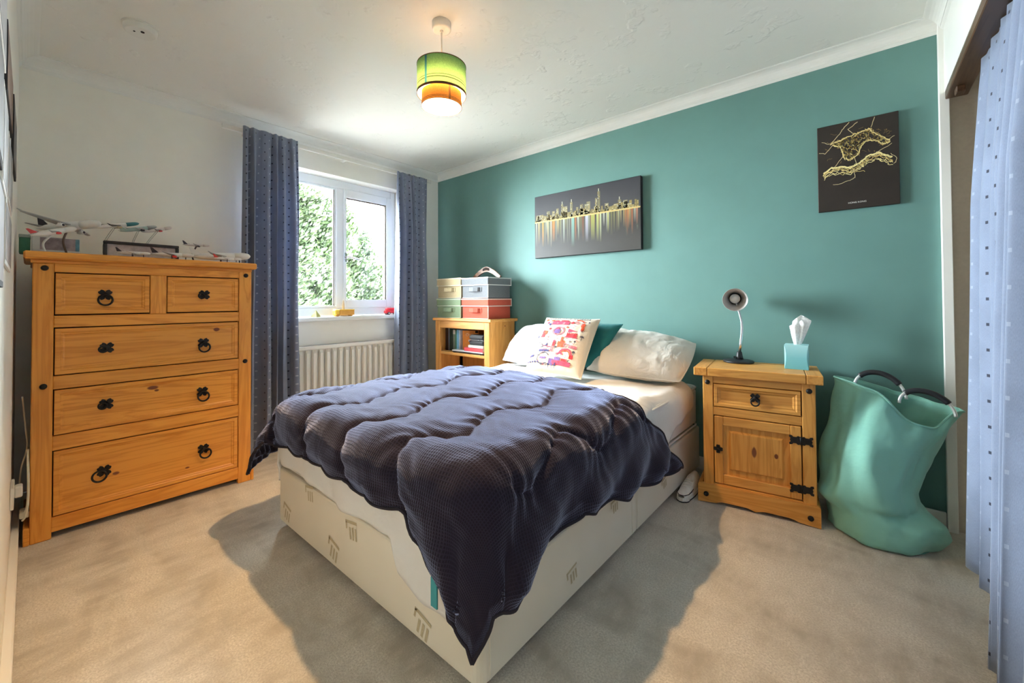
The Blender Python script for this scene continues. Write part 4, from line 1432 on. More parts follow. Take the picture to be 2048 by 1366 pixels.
def hoop(P0, P1, lift, name, y_lean):
    P0, P1 = Vector(P0), Vector(P1)
    pts = []
    for i in range(33):
        a = PI * i / 32
        m = (P0 + P1) / 2; d = (P1 - P0) / 2
        pts.append(m - d * math.cos(a) + Vector((0, y_lean * math.sin(a), lift * math.sin(a))))
    hp = bpy.data.objects.new(name, None); COL.objects.link(hp); hp.parent = lb
    # full ring: the lower half is sewn into the hem
    low = [((P0 + P1) / 2 - (P1 - P0) / 2 * math.cos(a) - Vector((0, 0, lift * .6 * math.sin(a)))) for a in [PI * i / 16 for i in range(17)]]
    g = G(); g.tube(pts, .006, 8); g.obj('hoop', ALU, hp, True)
    g = G(); g.tube(pts[7:26], .0115, 10); g.obj('padded_grip', BLACKP, hp, True)
hoop((3.205, -.245, .628), (3.375, -.235, .598), .085, 'handle', .02)
hoop((3.350, -.285, .588), (3.515, -.270, .555), .072, 'handle', .01)

# ------------------------------------------------------------------ trainer on the floor
so = thing('trainer', 'white trainer with black sole line on the floor between bed and cabinet', 'shoe', (2.524, -.385, 0), PI / 2 + PI)
so.scale = (.88, .86, .9)
SHW = plain('white trainer leather', (.80, .76, .68), .55, .05, 50)
def shoe_w(x):   # half width along the length (-.14 heel .. .14 toe)
    q = (x + .135) / .27
    q = min(1, max(0, q))
    return .030 + .012 * math.sin(PI * min(1, q * 1.1)) if q < .85 else .036 * math.sqrt(max(0.02, 1 - ((q - .85) / .155) ** 2))
xs = [-.135 + .27 * i / 22 for i in range(23)]
poly = [(x, shoe_w(x)) for x in xs] + [(x, -shoe_w(x)) for x in reversed(xs)]
g = G(); g.prism(poly, 'Z', .005, .026); g.obj('midsole', SHW, so)
g = G(); g.prism([(a * 1.01, b * 1.03) for a, b in poly], 'Z', 0, .0055); g.obj('outsole', BLACKP, so)
def up(u, q):
    x = -.132 + .262 * u
    a = PI * q
    top = .026 + (.068 if u < .25 else .068 - .045 * ((u - .25) / .75) ** .8) * (1 if u < .93 else .6)
    return (x, shoe_w(x) * .95 * math.cos(a), .026 + (top - .026) * math.sin(a) ** .7)
g = G(); g.grid(24, 12, up, True); g.obj('upper', SHW, so, fix=False)
g = G()
for i in range(4):
    x = -.01 + i * .022
    g.tube([(x, -.022, .075 - i * .006), (x + .006, 0, .088 - i * .008), (x, .022, .075 - i * .006)], .003, 6)
g.obj('laces', SHW, so)
g = G(); g.tube([(.02, .036, .045), (.06, .038, .043), (.10, .034, .040), (.125, .018, .038), (.131, 0, .038), (.125, -.018, .038), (.10, -.034, .040), (.05, -.038, .043)], .0022, 5); g.obj('side_stripe', BLACKP, so)

# ------------------------------------------------------------------ pendant lamp
PX, PY_ = 1.80, -1.447
pl = thing('pendant_lamp', 'two tier green and brown drum shade pendant hanging from the ceiling, lit', 'ceiling lamp', (PX, PY_, 1.90))
g = G(); g.lathe([(.034, -.036), (.040, -.034), (.043, -.028), (.043, 0)], 32, (PX, PY_, H - .0)); g.lathe([(.008, -.046), (.008, -.034)], 12, (PX, PY_, H)); g.obj('ceiling_rose', WHITEP, pl, True)
g = G(); g.tube([(PX, PY_, H - .04), (PX, PY_, 2.10)], .0035, 8); g.obj('cord', WHITEP, pl, True)
g = G(); g.lathe([(.016, 0), (.018, .01), (.018, .05), (.012, .06)], 18, (PX, PY_, 2.048)); g.obj('bulb_holder', WHITEP, pl, True)

def shade_extra(zlines, stripe, linec, stripec):
    def ex(m, cc):
        sp = m.n('ShaderNodeSeparateXYZ'); m.set(sp, 0, m.coord())
        z = sp.outputs[2]
        for (z0, hw) in zlines:
            k = m.math('LESS_THAN', m.math('ABSOLUTE', m.math('SUBTRACT', z, z0)), hw)
            cc = m.mix(k, cc, c4(linec))
        ang = m.math('ARCTAN2', sp.outputs[1], sp.outputs[0])
        for (a0, hw) in stripe:
            k = m.math('LESS_THAN', m.math('ABSOLUTE', m.math('SUBTRACT', ang, a0)), hw)
            cc = m.mix(k, cc, c4(stripec))
        return cc
    return ex
# camera side of the shade is towards (+x, -y): angle about -0.70 rad
OUT = mk_fabric_translucent('green linen shade', (.19, .38, .13), .030, shade_extra([(.096, .0013), (.085, .0022)], [(-1.36, .05)], (.05, .07, .03), (.03, .16, .20)), True)
INN = mk_fabric_translucent('brown hessian shade', (.40, .17, .035), .009, shade_extra([(.010, .0012), (.016, .0012)], [(-.30, .05)], (.10, .05, .02), (.10, .05, .02)), True)
LINE = plain('white shade lining', (.9, .88, .82), .9)
TRIMB = plain('brown shade trim', (.16, .06, .02), .8)
g = G(); g.lathe([(.109, 1.953), (.109, 2.085)], 64, (PX, PY_, 0), cap=False)
o = g.obj('outer_shade', OUT, pl, True, fix=False)
g = G(); g.lathe([(.089, 1.900), (.089, 1.964)], 64, (PX, PY_, 0), cap=False)
g.obj('inner_shade', INN, pl, True, fix=False)
def band(R, z0, z1, name, mat):
    g = G(); g.lathe([(R - .0015, z0), (R + .0012, z0), (R + .0012, z1), (R - .0015, z1), (R - .0015, z0)], 64, (PX, PY_, 0), cap=False, smooth=False); return g.obj(name, mat, pl, True)
band(.109, 1.953, 1.963, 'outer_trim', TRIMB); band(.109, 2.083, 2.086, 'outer_trim', TRIMB); band(.089, 1.8995, 1.902, 'inner_trim', TRIMB)
g = G()
for k in range(3):
    a = 2 * PI * k / 3 + .4
    g.tube([(PX + .018 * math.cos(a), PY_ + .017 * math.sin(a), 2.07), (PX + .108 * math.cos(a), PY_ + .108 * math.sin(a), 2.07)], .0012, 6)
    g.tube([(PX + .088 * math.cos(a), PY_ + .088 * math.sin(a), 1.960), (PX + .109 * math.cos(a), PY_ + .109 * math.sin(a), 1.966)], .0012, 6)
g.obj('shade_carrier', CHROME, pl, True)
BULBM = emit('warm bulb', (1.0, .62, .29), 3600.0)
g = G(); g.lathe([(.004, 0), (.016, .004), (.025, .013), (.028, .024), (.028, .028)], 24, (PX, PY_, 1.984)); g.obj('bulb', BULBM, pl, True)
g = G(); g.lathe([(.0395, .028), (.0395, .031), (.028, .042), (.020, .058), (.015, .066)], 24, (PX, PY_, 1.984)); g.obj('bulb_base_baffle', WHITEP, pl, True)  # bulb base with rim flared wide to block direct light going up
# ------------------------------------------------------------------ smoke alarm
sa = thing('smoke_alarm', 'round white smoke alarm on the ceiling above the chest of drawers', 'smoke alarm', (.735, -2.325, H))
g = G(); g.lathe([(.052, -.030), (.058, -.026), (.060, -.010), (.060, 0)], 36); g.obj('cover', WHITEP, sa)
g = G(); g.lathe([(.066, -.006), (.066, 0)], 36); g.obj('base_plate', WHITEP, sa)
g = G(); g.lathe([(.007, -.0325), (.007, -.029)], 12, (.022, .004, 0)); g.obj('test_button', GAP, sa)
g = G(); g.lathe([(.004, -.0320), (.004, -.029)], 10, (.004, -.022, 0)); g.obj('indicator', GAP, sa)

# ------------------------------------------------------------------ pictures on the teal wall
VC = mk_vcol('printed canvas', .5)
def vc_obj(name, quads, parent, gain=1.0):
    """quads: list of (4 points, 4 colours)"""
    v = []; f = []; cols = []
    for (ps, cs) in quads:
        b = len(v); v += ps; f.append(tuple(range(b, b + len(ps)))); cols += cs
    me = bpy.data.meshes.new(name); me.from_pydata(v, [], f); me.materials.append(VC)
    at = me.color_attributes.new('Col', 'FLOAT_COLOR', 'CORNER')
    flat = []
    for c in cols: flat.extend((*[k * gain for k in c], 1))
    at.data.foreach_set('color', flat)
    me.update()
    o = bpy.data.objects.new(name, me); COL.objects.link(o); o.parent = parent
    return o
# skyline canvas: local x along the wall, z up, origin at its lower left corner
cw, chh = .885, .492
cv = thing('skyline_canvas', 'wide dark canvas print of a lit city skyline with coloured reflections', 'picture', (1.245, -.0335, 1.361))
DKC = plain('dark canvas edge', (.02, .02, .022), .8)
g = G(); g.box(0, cw, 0, .033, 0, chh, .003); g.obj('canvas_block', DKC, cv)
rq = random.Random(5)
Q = []
def R4(x0, x1, z0, z1, c0, c1=None, d=-.0006):
    c1 = c1 or c0
    Q.append(([(x0, d, z0), (x1, d, z0), (x1, d, z1), (x0, d, z1)], [c0, c0, c1, c1]))
hz = .285
R4(.003, cw - .003, .003, hz, (.085, .08, .072), (.075, .07, .065), -.0003)
R4(.003, cw - .003, hz, chh - .003, (.10, .098, .105), (.055, .055, .065), -.0003)
# reflections
x = .012
palette = [(.62, .50, .22), (.75, .38, .08), (.50, .52, .36), (.34, .42, .25), (.55, .20, .08), (.60, .60, .48), (.45, .43, .18), (.28, .27, .22)]
while x < cw - .02:
    w = rq.uniform(.005, .018); c = rq.choice(palette); k = rq.uniform(.45, 1.0)
    ln = rq.uniform(.08, .20)
    c = tuple(q * k for q in c)
    R4(x, min(x + w, cw - .006), max(.01, hz - ln), hz - .004, (.085, .08, .072), c, -.0008)
    x += w + rq.uniform(0, .012)
for (xx, w, ln, c) in ((.075, .014, .20, (.85, .42, .07)), (.125, .012, .19, (.80, .62, .30)), (.155, .010, .21, (.95, .85, .60)), (.175, .020, .17, (.80, .30, .05)), (.27, .016, .19, (.60, .66, .55)), (.345, .024, .22, (.33, .62, .52)), (.375, .012, .18, (.62, .22, .08)), (.40, .012, .18, (.60, .66, .48)), (.465, .022, .20, (.70, .68, .80)), (.51, .030, .19, (.55, .55, .12)), (.555, .018, .20, (.70, .72, .22)), (.58, .012, .21, (.75, .78, .45)), (.64, .010, .15, (.70, .72, .20)), (.72, .010, .14, (.5, .5, .25)), (.77, .010, .13, (.60, .25, .08)), (.79, .012, .14, (.65, .30, .10)), (.85, .014, .12, (.55, .25, .15))):
    R4(xx, xx + w, hz - ln, hz - .004, (.09, .085, .07), c, -.0011)
# towers
def tower(x0, w, h_, base=(.50, .40, .15)):
    k = rq.uniform(.7, 1.1)
    R4(x0, x0 + w, hz, hz + h_, tuple(q * k for q in base), tuple(q * k * .8 for q in base), -.0009)
    n = max(2, int(h_ / .011))
    for r_ in range(n):
        for c_ in range(max(1, int(w / .008))):
            if rq.random() < .6:
                xx = x0 + .001 + c_ * .008; zz_ = hz + .003 + r_ * .011
                if xx + .005 < x0 + w and zz_ + .005 < hz + h_:
                    cc = rq.choice([(.95, .85, .45), (.9, .65, .2), (.95, .95, .75), (.20, .15, .06)])
                    R4(xx, xx + .005, zz_, zz_ + .006, cc, cc, -.0012)
x = .006
while x < cw - .02:
    w = rq.uniform(.010, .028); tower(x, min(w, cw - .006 - x), rq.uniform(.018, .055)); x += w * .9
for (xx, w, h_) in ((.015, .05, .055), (.12, .03, .075), (.17, .025, .07), (.21, .022, .085), (.255, .018, .110), (.27, .04, .09), (.335, .022, .115), (.385, .022, .07), (.42, .026, .085), (.455, .02, .08), (.475, .03, .095), (.545, .016, .11), (.565, .020, .155), (.62, .03, .06), (.72, .025, .07), (.76, .03, .06)):
    tower(xx, w, h_, (.42, .37, .20))
for (xx, z) in ((.264, hz + .110), (.346, hz + .115), (.573, hz + .155), (.732, hz + .07)):
    R4(xx - .003, xx + .003, z, z + .02, (.9, .85, .55), (.9, .9, .7), -.0012)
R4(.004, cw - .004, hz - .006, hz + .004, (.95, .75, .30), (.9, .6, .2), -.0014)
vc_obj('skyline_print', Q, cv, .55)

# road map poster
pw_, ph_ = .309, .438
ps = thing('map_poster', 'dark poster with a glowing yellow road map, lettered along the bottom', 'poster', (3.072, -.0155, 1.471))
DKP = plain('black brown poster board', (.022, .015, .011), .55, .15, 10)
g = G(); g.box(0, pw_, 0, .015, 0, ph_, .002); g.obj('board', DKP, ps)
Q = []
def seg(a, b, w, c, d=-.0006):
    dx, dz = b[0] - a[0], b[1] - a[1]; L_ = math.hypot(dx, dz)
    if L_ < 1e-5: return
    nx, nz_ = -dz / L_ * w, dx / L_ * w
    Q.append(([(a[0] + nx, d, a[1] + nz_), (b[0] + nx, d, b[1] + nz_), (b[0] - nx, d, b[1] - nz_), (a[0] - nx, d, a[1] - nz_)], [c] * 4))
# coordinates below are fractions (u right, v up) of the poster, measured on the print
def UV(p): return (p[0] * pw_, p[1] * ph_)
def path(pts, w, c, jit=.004, sub=5, d=-.0006):
    out = []
    for a, b in zip(pts, pts[1:]):
        for k in range(sub):
            t = k / sub
            out.append((a[0] + (b[0] - a[0]) * t + rq.uniform(-jit, jit), a[1] + (b[1] - a[1]) * t + rq.uniform(-jit, jit)))
    out.append(pts[-1])
    for a, b in zip(out, out[1:]): seg(UV(a), UV(b), w, c, d)
YW = (.95, .80, .36); YM = (.80, .58, .20); YD = (.38, .25, .09)
A_ = [(.18, .78), (.30, .80), (.42, .83), (.50, .84), (.60, .86), (.66, .87), (.70, .82), (.80, .76), (.90, .70)]
B_ = [(.20, .76), (.30, .73), (.33, .66), (.34, .60), (.40, .56), (.46, .57), (.53, .62), (.57, .70), (.62, .74), (.72, .73), (.82, .67), (.90, .68)]
for q_ in (A_, B_):
    path(q_, .0012, YW, .006, 6, -.0009); path(q_, .0008, YM, .014, 6); path(q_, .0008, YM, .02, 6, -.0008)
from_poly = A_ + B_[::-1]
def inside(p, poly):
    c = False; j = len(poly) - 1
    for i in range(len(poly)):
        if ((poly[i][1] > p[1]) != (poly[j][1] > p[1])) and p[0] < (poly[j][0] - poly[i][0]) * (p[1] - poly[i][1]) / (poly[j][1] - poly[i][1]) + poly[i][0]: c = not c
        j = i
    return c
nodes = []
while len(nodes) < 300:
    p = (rq.uniform(.2, .9), rq.uniform(.54, .88))
    if inside(p, from_poly): nodes.append(p)
for p in nodes:
    near = sorted(nodes, key=lambda q: (q[0] - p[0]) ** 2 + (q[1] - p[1]) ** 2)[1:4]
    for q in near: path([p, q], rq.choice([.0006, .0009, .0014]), rq.choice([YW, YM, YM, YD]), .006, 3)
C_ = [(.08, .45), (.18, .50), (.30, .50), (.42, .47), (.52, .50), (.58, .53), (.64, .57), (.76, .585), (.86, .54), (.92, .51)]
path(C_, .0030, YW, .006, 6, -.0009)
for k in range(7): path([(a + rq.uniform(-.01, .01), b - .012 * k + rq.uniform(-.012, .012)) for a, b in C_], .0011, rq.choice([YM, YD, YW]), .014, 5)
path([(.30, .43), (.40, .41), (.50, .42), (.60, .40)], .0010, YM, .01); path([(.28, .42), (.34, .40)], .0012, YM, .006)
for P_, w in (([(.42, .99), (.34, .93), (.30, .88), (.20, .80)], .0012), ([(.52, .97), (.40, .91), (.47, .85)], .0010), ([(.73, .99), (.68, .88)], .0010), ([(.02, .70), (.10, .68), (.20, .76)], .0010), ([(.34, .62), (.22, .50)], .0010), ([(.48, .57), (.50, .50)], .0010), ([(.95, .74), (.86, .70)], .0010), ([(.92, .66), (.74, .585)], .0009), ([(.06, .82), (.14, .79), (.20, .77)], .0009), ([(.46, .45), (.48, .35), (.42, .33), (.28, .30), (.20, .305)], .0009), ([(.90, .55), (.97, .50), (.96, .45), (.93, .44)], .0009)):
    path(P_, w, (.75, .60, .33), .004, 4, -.0007)
for k in range(40):
    x0_, y0_ = rq.uniform(.15, .9), rq.uniform(.5, .9)
    path([(x0_, y0_), (x0_ + rq.uniform(-.08, .08), y0_ + rq.uniform(-.03, .03))], .0004, YD, .01, 4)
vc_obj('map_print', Q, ps)
v, f = text_geo('HONG KONG', .0110)
g = G(); g.add([(pw_ * .5 + a, -.0008, .027 + b) for (a, b, c) in v], f); g.obj('lettering', plain('white lettering', (.8, .78, .72), .6), ps)

# ------------------------------------------------------------------ photo prints on the left wall
PHB = plain('dark photo print', (.07, .065, .065), .4, .5, 14)
PHG = plain('grey photo print', (.34, .33, .33), .4, .5, 11)
PHW = plain('photo paper white', (.72, .70, .66), .6)
PHBR = plain('brown photo print', (.18, .09, .045), .5, .5, 12)
wl = [(1.779, 2.081, 1.54, 1.78, PHG, 'upper'), (1.882, 2.10, 1.30, 1.52, PHB, 'x'), (1.257, 1.70, 1.53, 1.70, PHBR, 'x'), (.72, 1.10, 1.50, 1.72, PHB, 'x'), (1.585, 1.86, 1.28, 1.50, PHG, 'x'), (1.19, 1.53, 1.30, 1.48, PHG, 'x'), (1.78, 2.05, 1.06, 1.27, PHB, 'x'), (1.24, 1.68, 1.12, 1.28, PHG, 'x')]
LBL = ['grey photo print highest in the cluster on the left wall', 'dark photo print below the highest one on the left wall', 'brown toned photo print in the middle of the left wall cluster', 'black edged photo print nearest the chest of drawers', 'grey photo print left of the small square one', 'small grey photo print in the centre of the cluster', 'dark photo print at the left edge of the photo, lowest row', 'wide grey photo print lowest in the cluster, above the chest corner']
for (x0_, x1_, z0_, z1_, mm, _), lab in zip(wl, LBL):
    t = thing('photo_print', lab, 'photo', ((x0_ + x1_) / 2, DY, z0_), 0, 'photo prints on the left wall')
    a = (x1_ - x0_) / 2; hh = z1_ - z0_
    g = G(); g.box(-a, a, 0.0005, .006, 0, hh, .001); g.obj('backing', PHW if mm is PHG else DKC, t)
    g = G(); g.box(-a + .012, a - .012, .006, .0066, .012, hh - .012, 0); g.obj('print', mm, t)

# ------------------------------------------------------------------ cables beside the chest
eb = thing('extension_lead', 'white extension socket with looped white cable beside the chest', 'extension lead', (.50, -2.65, .11))
CABW = plain('cream cable plastic', (.80, .74, .58), .45)
g = G(); g.box(.47, .53, -2.664, -2.636, .118, .146, .004); g.obj('socket_block', CABW, eb, True)
def smooth_path(pts, n=8):
    P = [Vector(p) for p in pts]; out = []
    for i in range(len(P) - 1):
        p0 = P[max(i - 1, 0)]; p1 = P[i]; p2 = P[i + 1]; p3 = P[min(i + 2, len(P) - 1)]
        for k in range(n):
            t = k / n
            out.append(.5 * ((2 * p1) + (p2 - p0) * t + (2 * p0 - 5 * p1 + 4 * p2 - p3) * t * t + (3 * p1 - p0 - 3 * p2 + p3) * t ** 3))
    out.append(P[-1]); return out
g = G()
g.tube(smooth_path([(.50, -2.642, .40), (.52, -2.641, .33), (.54, -2.640, .25), (.545, -2.642, .18), (.53, -2.65, .135), (.50, -2.655, .12)]), .004, 7)
g.tube(smooth_path([(.51, -2.643, .40), (.545, -2.6405, .30), (.553, -2.640, .21), (.548, -2.645, .14), (.53, -2.655, .112)]), .004, 7)
g.obj('cable', CABW, eb, True)
g = G(); g.tube(smooth_path([(.45, -2.66, .62), (.44, -2.65, .48), (.46, -2.645, .40), (.47, -2.66, .32), (.45, -2.665, .24)]), .003, 6); g.obj('thin_flex', CABW, eb, True)
ws = thing('wall_socket', 'white wall socket with a plug above the skirting of the left wall', 'socket', (.62, DY, .24))
g = G(); g.box(.55, .69, DY + .0005, DY + .010, .215, .300, .002); g.obj('face_plate', WHITEP, ws, True)
g = G(); g.box(.565, .61, DY + .010, DY + .032, .235, .280, .004); g.obj('plug', WHITEP, ws, True)

# ------------------------------------------------------------------ things on the chest of drawers
TZ = LH + .0005
ACR = mk_glass()
def paint(name, c): return plain('model paint ' + name, c, .3, .02, 30)
MPW = paint('white', (.82, .80, .76)); MPR = paint('red', (.60, .05, .05)); MPG = paint('grey', (.42, .42, .42)); MPT = paint('teal', (.05, .20, .22)); MPD = paint('dark', (.05, .04, .05)); MPGT = paint('pale teal', (.38, .50, .46)); MPP = paint('pinkish', (.66, .58, .55)); MPB = paint('brown stand', (.14, .08, .06)); MPO = paint('tan', (.55, .44, .28))

def airliner(label, nose, tail, mats, stand=True, bank=0.0, span=1.0, fat=.055, low=False, base_at=None):
    """mats: fuselage, wing, fin, engine, nose section"""
    nose, tail = Vector(nose), Vector(tail)
    d = nose - tail; L_ = d.length; ctr = (nose + tail) / 2
    base = base_at or (ctr.x, ctr.y)
    t = thing('model_airliner', label, 'model plane', (base[0], base[1], TZ), 0, 'model airliners on the chest of drawers')
    xax = d.normalized(); zax = Vector((0, 0, 1)); yax = zax.cross(xax).normalized(); zax = xax.cross(yax)
    M3 = Matrix((xax, yax, zax)).transposed() @ Matrix.Rotation(bank, 3, 'X')
    M_ = Matrix.Translation(ctr) @ M3.to_4x4() @ Matrix.Scale(L_, 4)
    fus, wing, fin, eng, nos = mats
    R_f = fat
    g = G(); g.M = M_
    prof = [(.004, -.50), (R_f * .35, -.44), (R_f * .7, -.34), (R_f * .95, -.22), (R_f, -.1), (R_f, .22)]
    g.lathe(prof, 16, axis='X'); g.obj('fuselage', fus, t, True)
    g = G(); g.M = M_
    g.lathe([(R_f, .22), (R_f, .36), (R_f * .9, .42), (R_f * .65, .47), (R_f * .25, .495), (.003, .5)], 16, axis='X'); g.obj('nose_section', nos, t, True)
    for s in (1, -1):
        g = G(); g.M = M_
        sp = .46 * span
        rt = [(.12, .0), (-.06, .0), (-.20, sp), (-.155, sp)]
        v = [(x_, s * (R_f * .6 + y_), -.015 + .06 * y_ / sp + th) for th in (.008, -.006) for (x_, y_) in rt]
        v[2] = (v[2][0], v[2][1], v[2][2] - .003); v[3] = (v[3][0], v[3][1], v[3][2] - .003)
        g.add(v, [(0, 1, 2, 3), (7, 6, 5, 4), (0, 4, 5, 1), (1, 5, 6, 2), (2, 6, 7, 3), (3, 7, 4, 0)])
        # upturned winglet
        g.add([(-.155, s * (R_f * .6 + sp), .047), (-.20, s * (R_f * .6 + sp), .047), (-.235, s * (R_f * .6 + sp * 1.06), .085), (-.215, s * (R_f * .6 + sp * 1.06), .085)], [(0, 1, 2, 3)])
        g.obj('wing', wing, t, True)
        g = G(); g.M = M_
        rt = [(-.36, .0), (-.45, .0), (-.49, .16 * span), (-.465, .16 * span)]
        v = [(x_, s * (R_f * .3 + y_), .02 + th) for th in (.004, -.003) for (x_, y_) in rt]
        g.add(v, [(0, 1, 2, 3), (7, 6, 5, 4), (0, 4, 5, 1), (1, 5, 6, 2), (2, 6, 7, 3), (3, 7, 4, 0)]); g.obj('tailplane', wing, t, True)
        g = G(); g.M = M_
        g.lathe([(.014, -.07), (.026, -.04), (.030, .02), (.027, .035), (.020, .036)], 14, (.06, s * .16 * span, -.055), axis='X'); g.box(.0, .05, s * .16 * span - .004, s * .16 * span + .004, -.04, -.008, .001)
        e = g.obj('engine', eng, t, True)
        g = G(); g.M = M_; g.lathe([(.020, .0362), (.020, .0368)], 14, (.06, s * .16 * span, -.055), axis='X'); g.obj('intake', MPD, e, True)
    g = G(); g.M = M_
    pf = [(-.32, R_f * .7), (-.47, R_f * .5), (-.52, .19), (-.475, .19)]
    g.add([(x_, yy, z_) for yy in (.006, -.006) for (x_, z_) in pf], [(0, 1, 2, 3), (7, 6, 5, 4), (0, 4, 5, 1), (1, 5, 6, 2), (2, 6, 7, 3), (3, 7, 4, 0)]); g.obj('tail_fin', fin, t, True)
    if stand:
        g = G()
        bx_, by_ = base
        sm = stand if not isinstance(stand, bool) else ACR
        g.tube(smooth_path([(bx_, by_, TZ + .004), ((bx_ * .75 + ctr.x * .25), (by_ * .75 + ctr.y * .25) - .012, TZ + (ctr.z - TZ) * .45), (ctr.x, ctr.y, ctr.z - R_f * L_ * .6)], 6), .004, 8)
        g.lathe([(.030, 0), (.030, .003), (.026, .005)], 20, (bx_, by_, TZ)); g.obj('stand', sm, t, True)
    else:
        g = G()
        g.M = M_
        zl = -(ctr.z - TZ) / L_
        for (x_, y_) in ((.30, 0), (-.02, .05), (-.02, -.05)):
            g.box(x_ - .012, x_ + .012, y_ - .010, y_ + .010, zl + .002 / L_, -.02, .003)
        g.obj('landing_gear', MPD, t, True)
    return t

STB = MPB
airliner('largest model airliner, white with a grey wing raised over the left end of the chest', (.50, -2.43, 1.400), (.27, -2.625, 1.378), (MPW, MPG, MPD, MPW, MPW), STB, -.22, .95, .066, base_at=(.45, -2.535))
airliner('model airliner with a red tail and red engines at the left front of the chest', (.455, -2.505, 1.372), (.505, -2.645, 1.318), (MPW, MPG, MPR, MPR, MPW), MPW, .05, .6, .078, base_at=(.47, -2.60))
airliner('model airliner with a dark teal nose above the framed print', (.27, -2.265, 1.452), (.30, -2.455, 1.400), (MPW, MPD, MPD, MPO, MPT), True, .1, .6, .050, base_at=(.262, -2.395))
airliner('pale teal model airliner in the middle of the row, on a clear stand', (.22, -2.185, 1.452), (.26, -2.340, 1.402), (MPGT, MPG, MPGT, MPD, MPG), True, .1, .6, .060, base_at=(.20, -2.28))
airliner('pinkish white model airliner just right of the pale teal one', (.22, -2.118, 1.455), (.25, -2.25, 1.408), (MPP, MPD, MPP, MPR, MPP), True, .1, .6, .058, base_at=(.19, -2.235))
airliner('small model airliner with a dark fin climbing beside the framed print', (.30, -1.958, 1.360), (.31, -2.085, 1.352), (MPP, MPG, MPD, MPD, MPP), MPD, .1, .6, .052, base_at=(.32, -2.035))
airliner('biggest white jet standing at the right front corner of the chest', (.415, -1.782, 1.302), (.36, -2.06, 1.283), (MPW, MPG, MPW, MPW, MPW), False, 0, .42, .074)
airliner('white jet with a dark tail standing in front of the framed print', (.485, -2.07, 1.277), (.43, -2.24, 1.279), (MPW, MPG, MPD, MPR, MPW), False, 0, .42, .060)
airliner('little white jet with a red tail fin at the front edge of the chest', (.535, -1.862, 1.270), (.51, -1.99, 1.269), (MPW, MPW, MPR, MPW, MPW), False, 0, .40, .060)
airliner('low white jet with a dark fin at the front centre of the chest', (.525, -2.255, 1.270), (.48, -2.375, 1.271), (MPW, MPW, MPD, MPG, MPW), False, 0, .40, .058)

fr = thing('framed_print', 'wide dark framed print of a runway lying against the wall among the planes', 'picture frame', (.30, -2.26, TZ))
g = G(); zt_ = TZ + .092; y0_, y1_ = -2.405, -2.105
fd = .022
g.box(.30, .30 + fd, y0_, y1_, TZ, TZ + .014, .002); g.box(.30, .30 + fd, y0_, y1_, zt_ - .014, zt_, .002); g.box(.30, .30 + fd, y0_, y0_ + .014, TZ + .014, zt_ - .014, .002); g.box(.30, .30 + fd, y1_ - .014, y1_, TZ + .014, zt_ - .014, .002)
g.obj('frame', plain('black frame', (.035, .026, .024), .4), fr, True)
g = G(); g.box(.302, .310, y0_ + .012, y1_ - .012, TZ + .012, zt_ - .012, 0); g.obj('photo', plain('hazy runway photo', (.50, .43, .43), .4, .25, 30), fr, True)
bxx = thing('display_box', 'clear fronted white box with printed plane pictures at the left end of the chest', 'box', (.36, -2.565, TZ))
g = G(); g.box(.33, .40, -2.640, -2.490, TZ, TZ + .080, .003); g.obj('carton', plain('white printed carton', (.72, .71, .68), .45, .05, 20), bxx, True)
g = G(); g.box(.4002, .4008, -2.615, -2.493, TZ + .02, TZ + .076, 0); g.obj('printed_panel', plain('mauve grey print', (.34, .27, .29), .4, .4, 25), bxx, True)
g = G(); g.box(.4002, .4010, -2.505, -2.492, TZ + .02, TZ + .076, 0); g.obj('blue_corner', plain('blue print', (.12, .28, .36), .4, .3, 40), bxx, True)
gb = thing('green_box', 'small dark green box in the back left corner of the chest top', 'box', (.36, -2.66, TZ))
g = G(); g.box(.30, .39, -2.676, -2.643, TZ, TZ + .070, .003); g.obj('carton', plain('green carton', (.05, .20, .11), .5), gb, True)
g = G(); g.box(.299, .391, -2.677, -2.642, TZ + .070, TZ + .084, .002); g.obj('lid', plain('grey green lid', (.28, .33, .30), .5), gb, True)

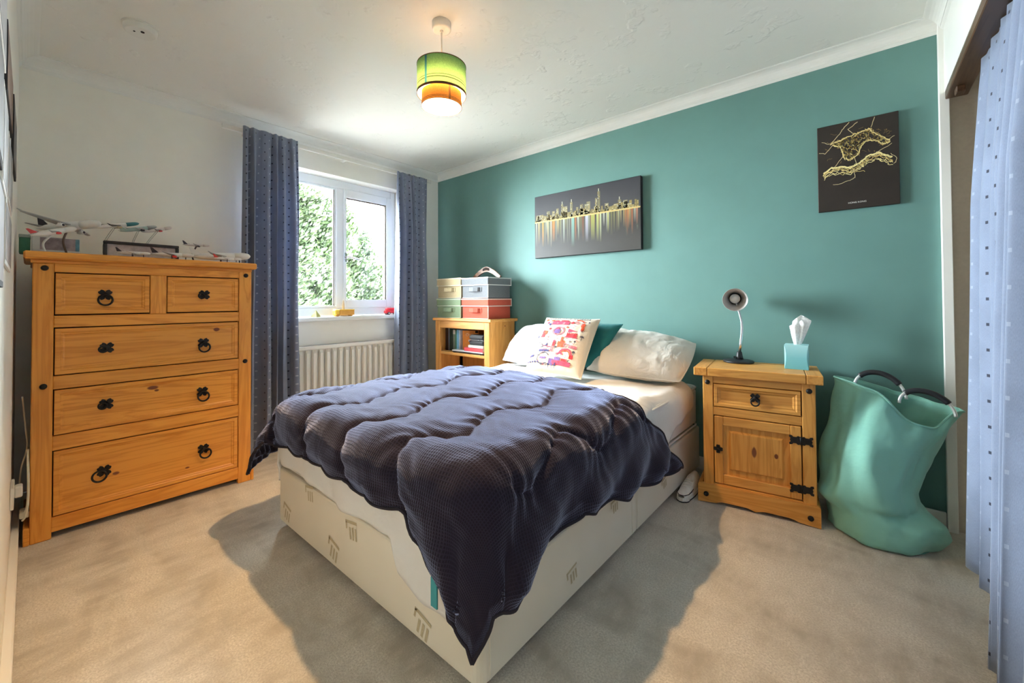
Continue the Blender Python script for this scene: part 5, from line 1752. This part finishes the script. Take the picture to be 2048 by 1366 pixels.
# ------------------------------------------------------------------ outside
LEAF1 = mk_leaf('fresh green leaves', (.008, .016, .0035), (.024, .037, .010))
LEAF2 = mk_leaf('blue green leaves', (.009, .017, .014), (.025, .036, .032))
BARK = plain('bark', (.02, .014, .010), .9, .2, 20, .3)
def tree(label, base, blobs, n, mat, seed, size=.075):
    rn = random.Random(seed)
    t = thing('tree', label, 'tree', base, 0, 'trees outside the window')
    tot = sum(b[3] * b[4] for b in blobs)
    g = G()
    vs_ = []; fs = []
    for (bx, by, bz, rh, rv) in blobs:
        for k in range(int(n * rh * rv / tot)):
            while True:
                p = Vector((rn.uniform(-1, 1), rn.uniform(-1, 1), rn.uniform(-1, 1)))
                if p.length < 1 and p.length > .35: break
            c = Vector((bx + p.x * rh, by + p.y * rh, bz + p.z * rv))
            if noise.noise(c * 2.3) < -.25: continue
            s = size * rn.uniform(.6, 1.3)
            q = Vector((rn.gauss(0, 1), rn.gauss(0, 1), rn.gauss(0, 1))).normalized()
            a = q.orthogonal().normalized(); b = q.cross(a)
            bb = len(vs_)
            vs_ += [c - a * s, c + b * s * .45, c + a * s, c - b * s * .45]; fs.append((bb, bb + 1, bb + 2, bb + 3))
    g.add(vs_, fs)
    o = g.obj('foliage', mat, t, True, fix=False); o['kind'] = 'stuff'
    g = G()
    b = blobs[0]
    g.tube([base, (base[0], base[1], (base[2] + b[2]) / 2), (b[0], b[1], b[2] + b[4] * .3)], [.14, .10, .05], 8)
    for bl in blobs[1:]:
        g.tube([(b[0], b[1], b[2] - b[4] * .5), ((b[0] + bl[0]) / 2, (b[1] + bl[1]) / 2, (b[2] + bl[2]) / 2 - .1), (bl[0], bl[1], bl[2])], [.06, .045, .02], 6)
    g.obj('trunk', BARK, t, True)
GZ = -2.6
tree('tall airy green tree filling the left window pane', (-4.9, .85, GZ), [(-4.9, .85, .8, .85, 1.5), (-5.0, 1.25, 2.45, .6, .75), (-4.9, .60, 2.7, .55, .7)], 26000, LEAF1, 3, .06)
tree('leafy green tree behind the opening window pane', (-5.9, 2.35, GZ), [(-5.9, 2.35, .9, .85, 1.5), (-5.9, 2.1, 2.3, .6, .55)], 21000, LEAF1, 5, .06)
tree('blue green shrub at the right edge of the window view', (-4.4, 2.62, GZ), [(-4.4, 2.62, .5, .45, 1.5)], 10000, LEAF2, 8, .05)
tree('dense green hedge tree lower down beyond the sill', (-8.4, 2.2, GZ), [(-8.4, 1.4, .1, 1.1, 1.8), (-8.4, 2.9, .1, 1.1, 1.8), (-8.4, 4.3, .1, 1.1, 1.7)], 20000, LEAF1, 9, .075)
g = G(); g.box(-30, -.3, -25, 25, GZ - .1, GZ, 0)
struct(g.obj('ground', plain('pale bounce ground', (.42, .40, .37), .95, .1, 3)))  # unseen ground, made pale to bounce daylight up onto the ceiling
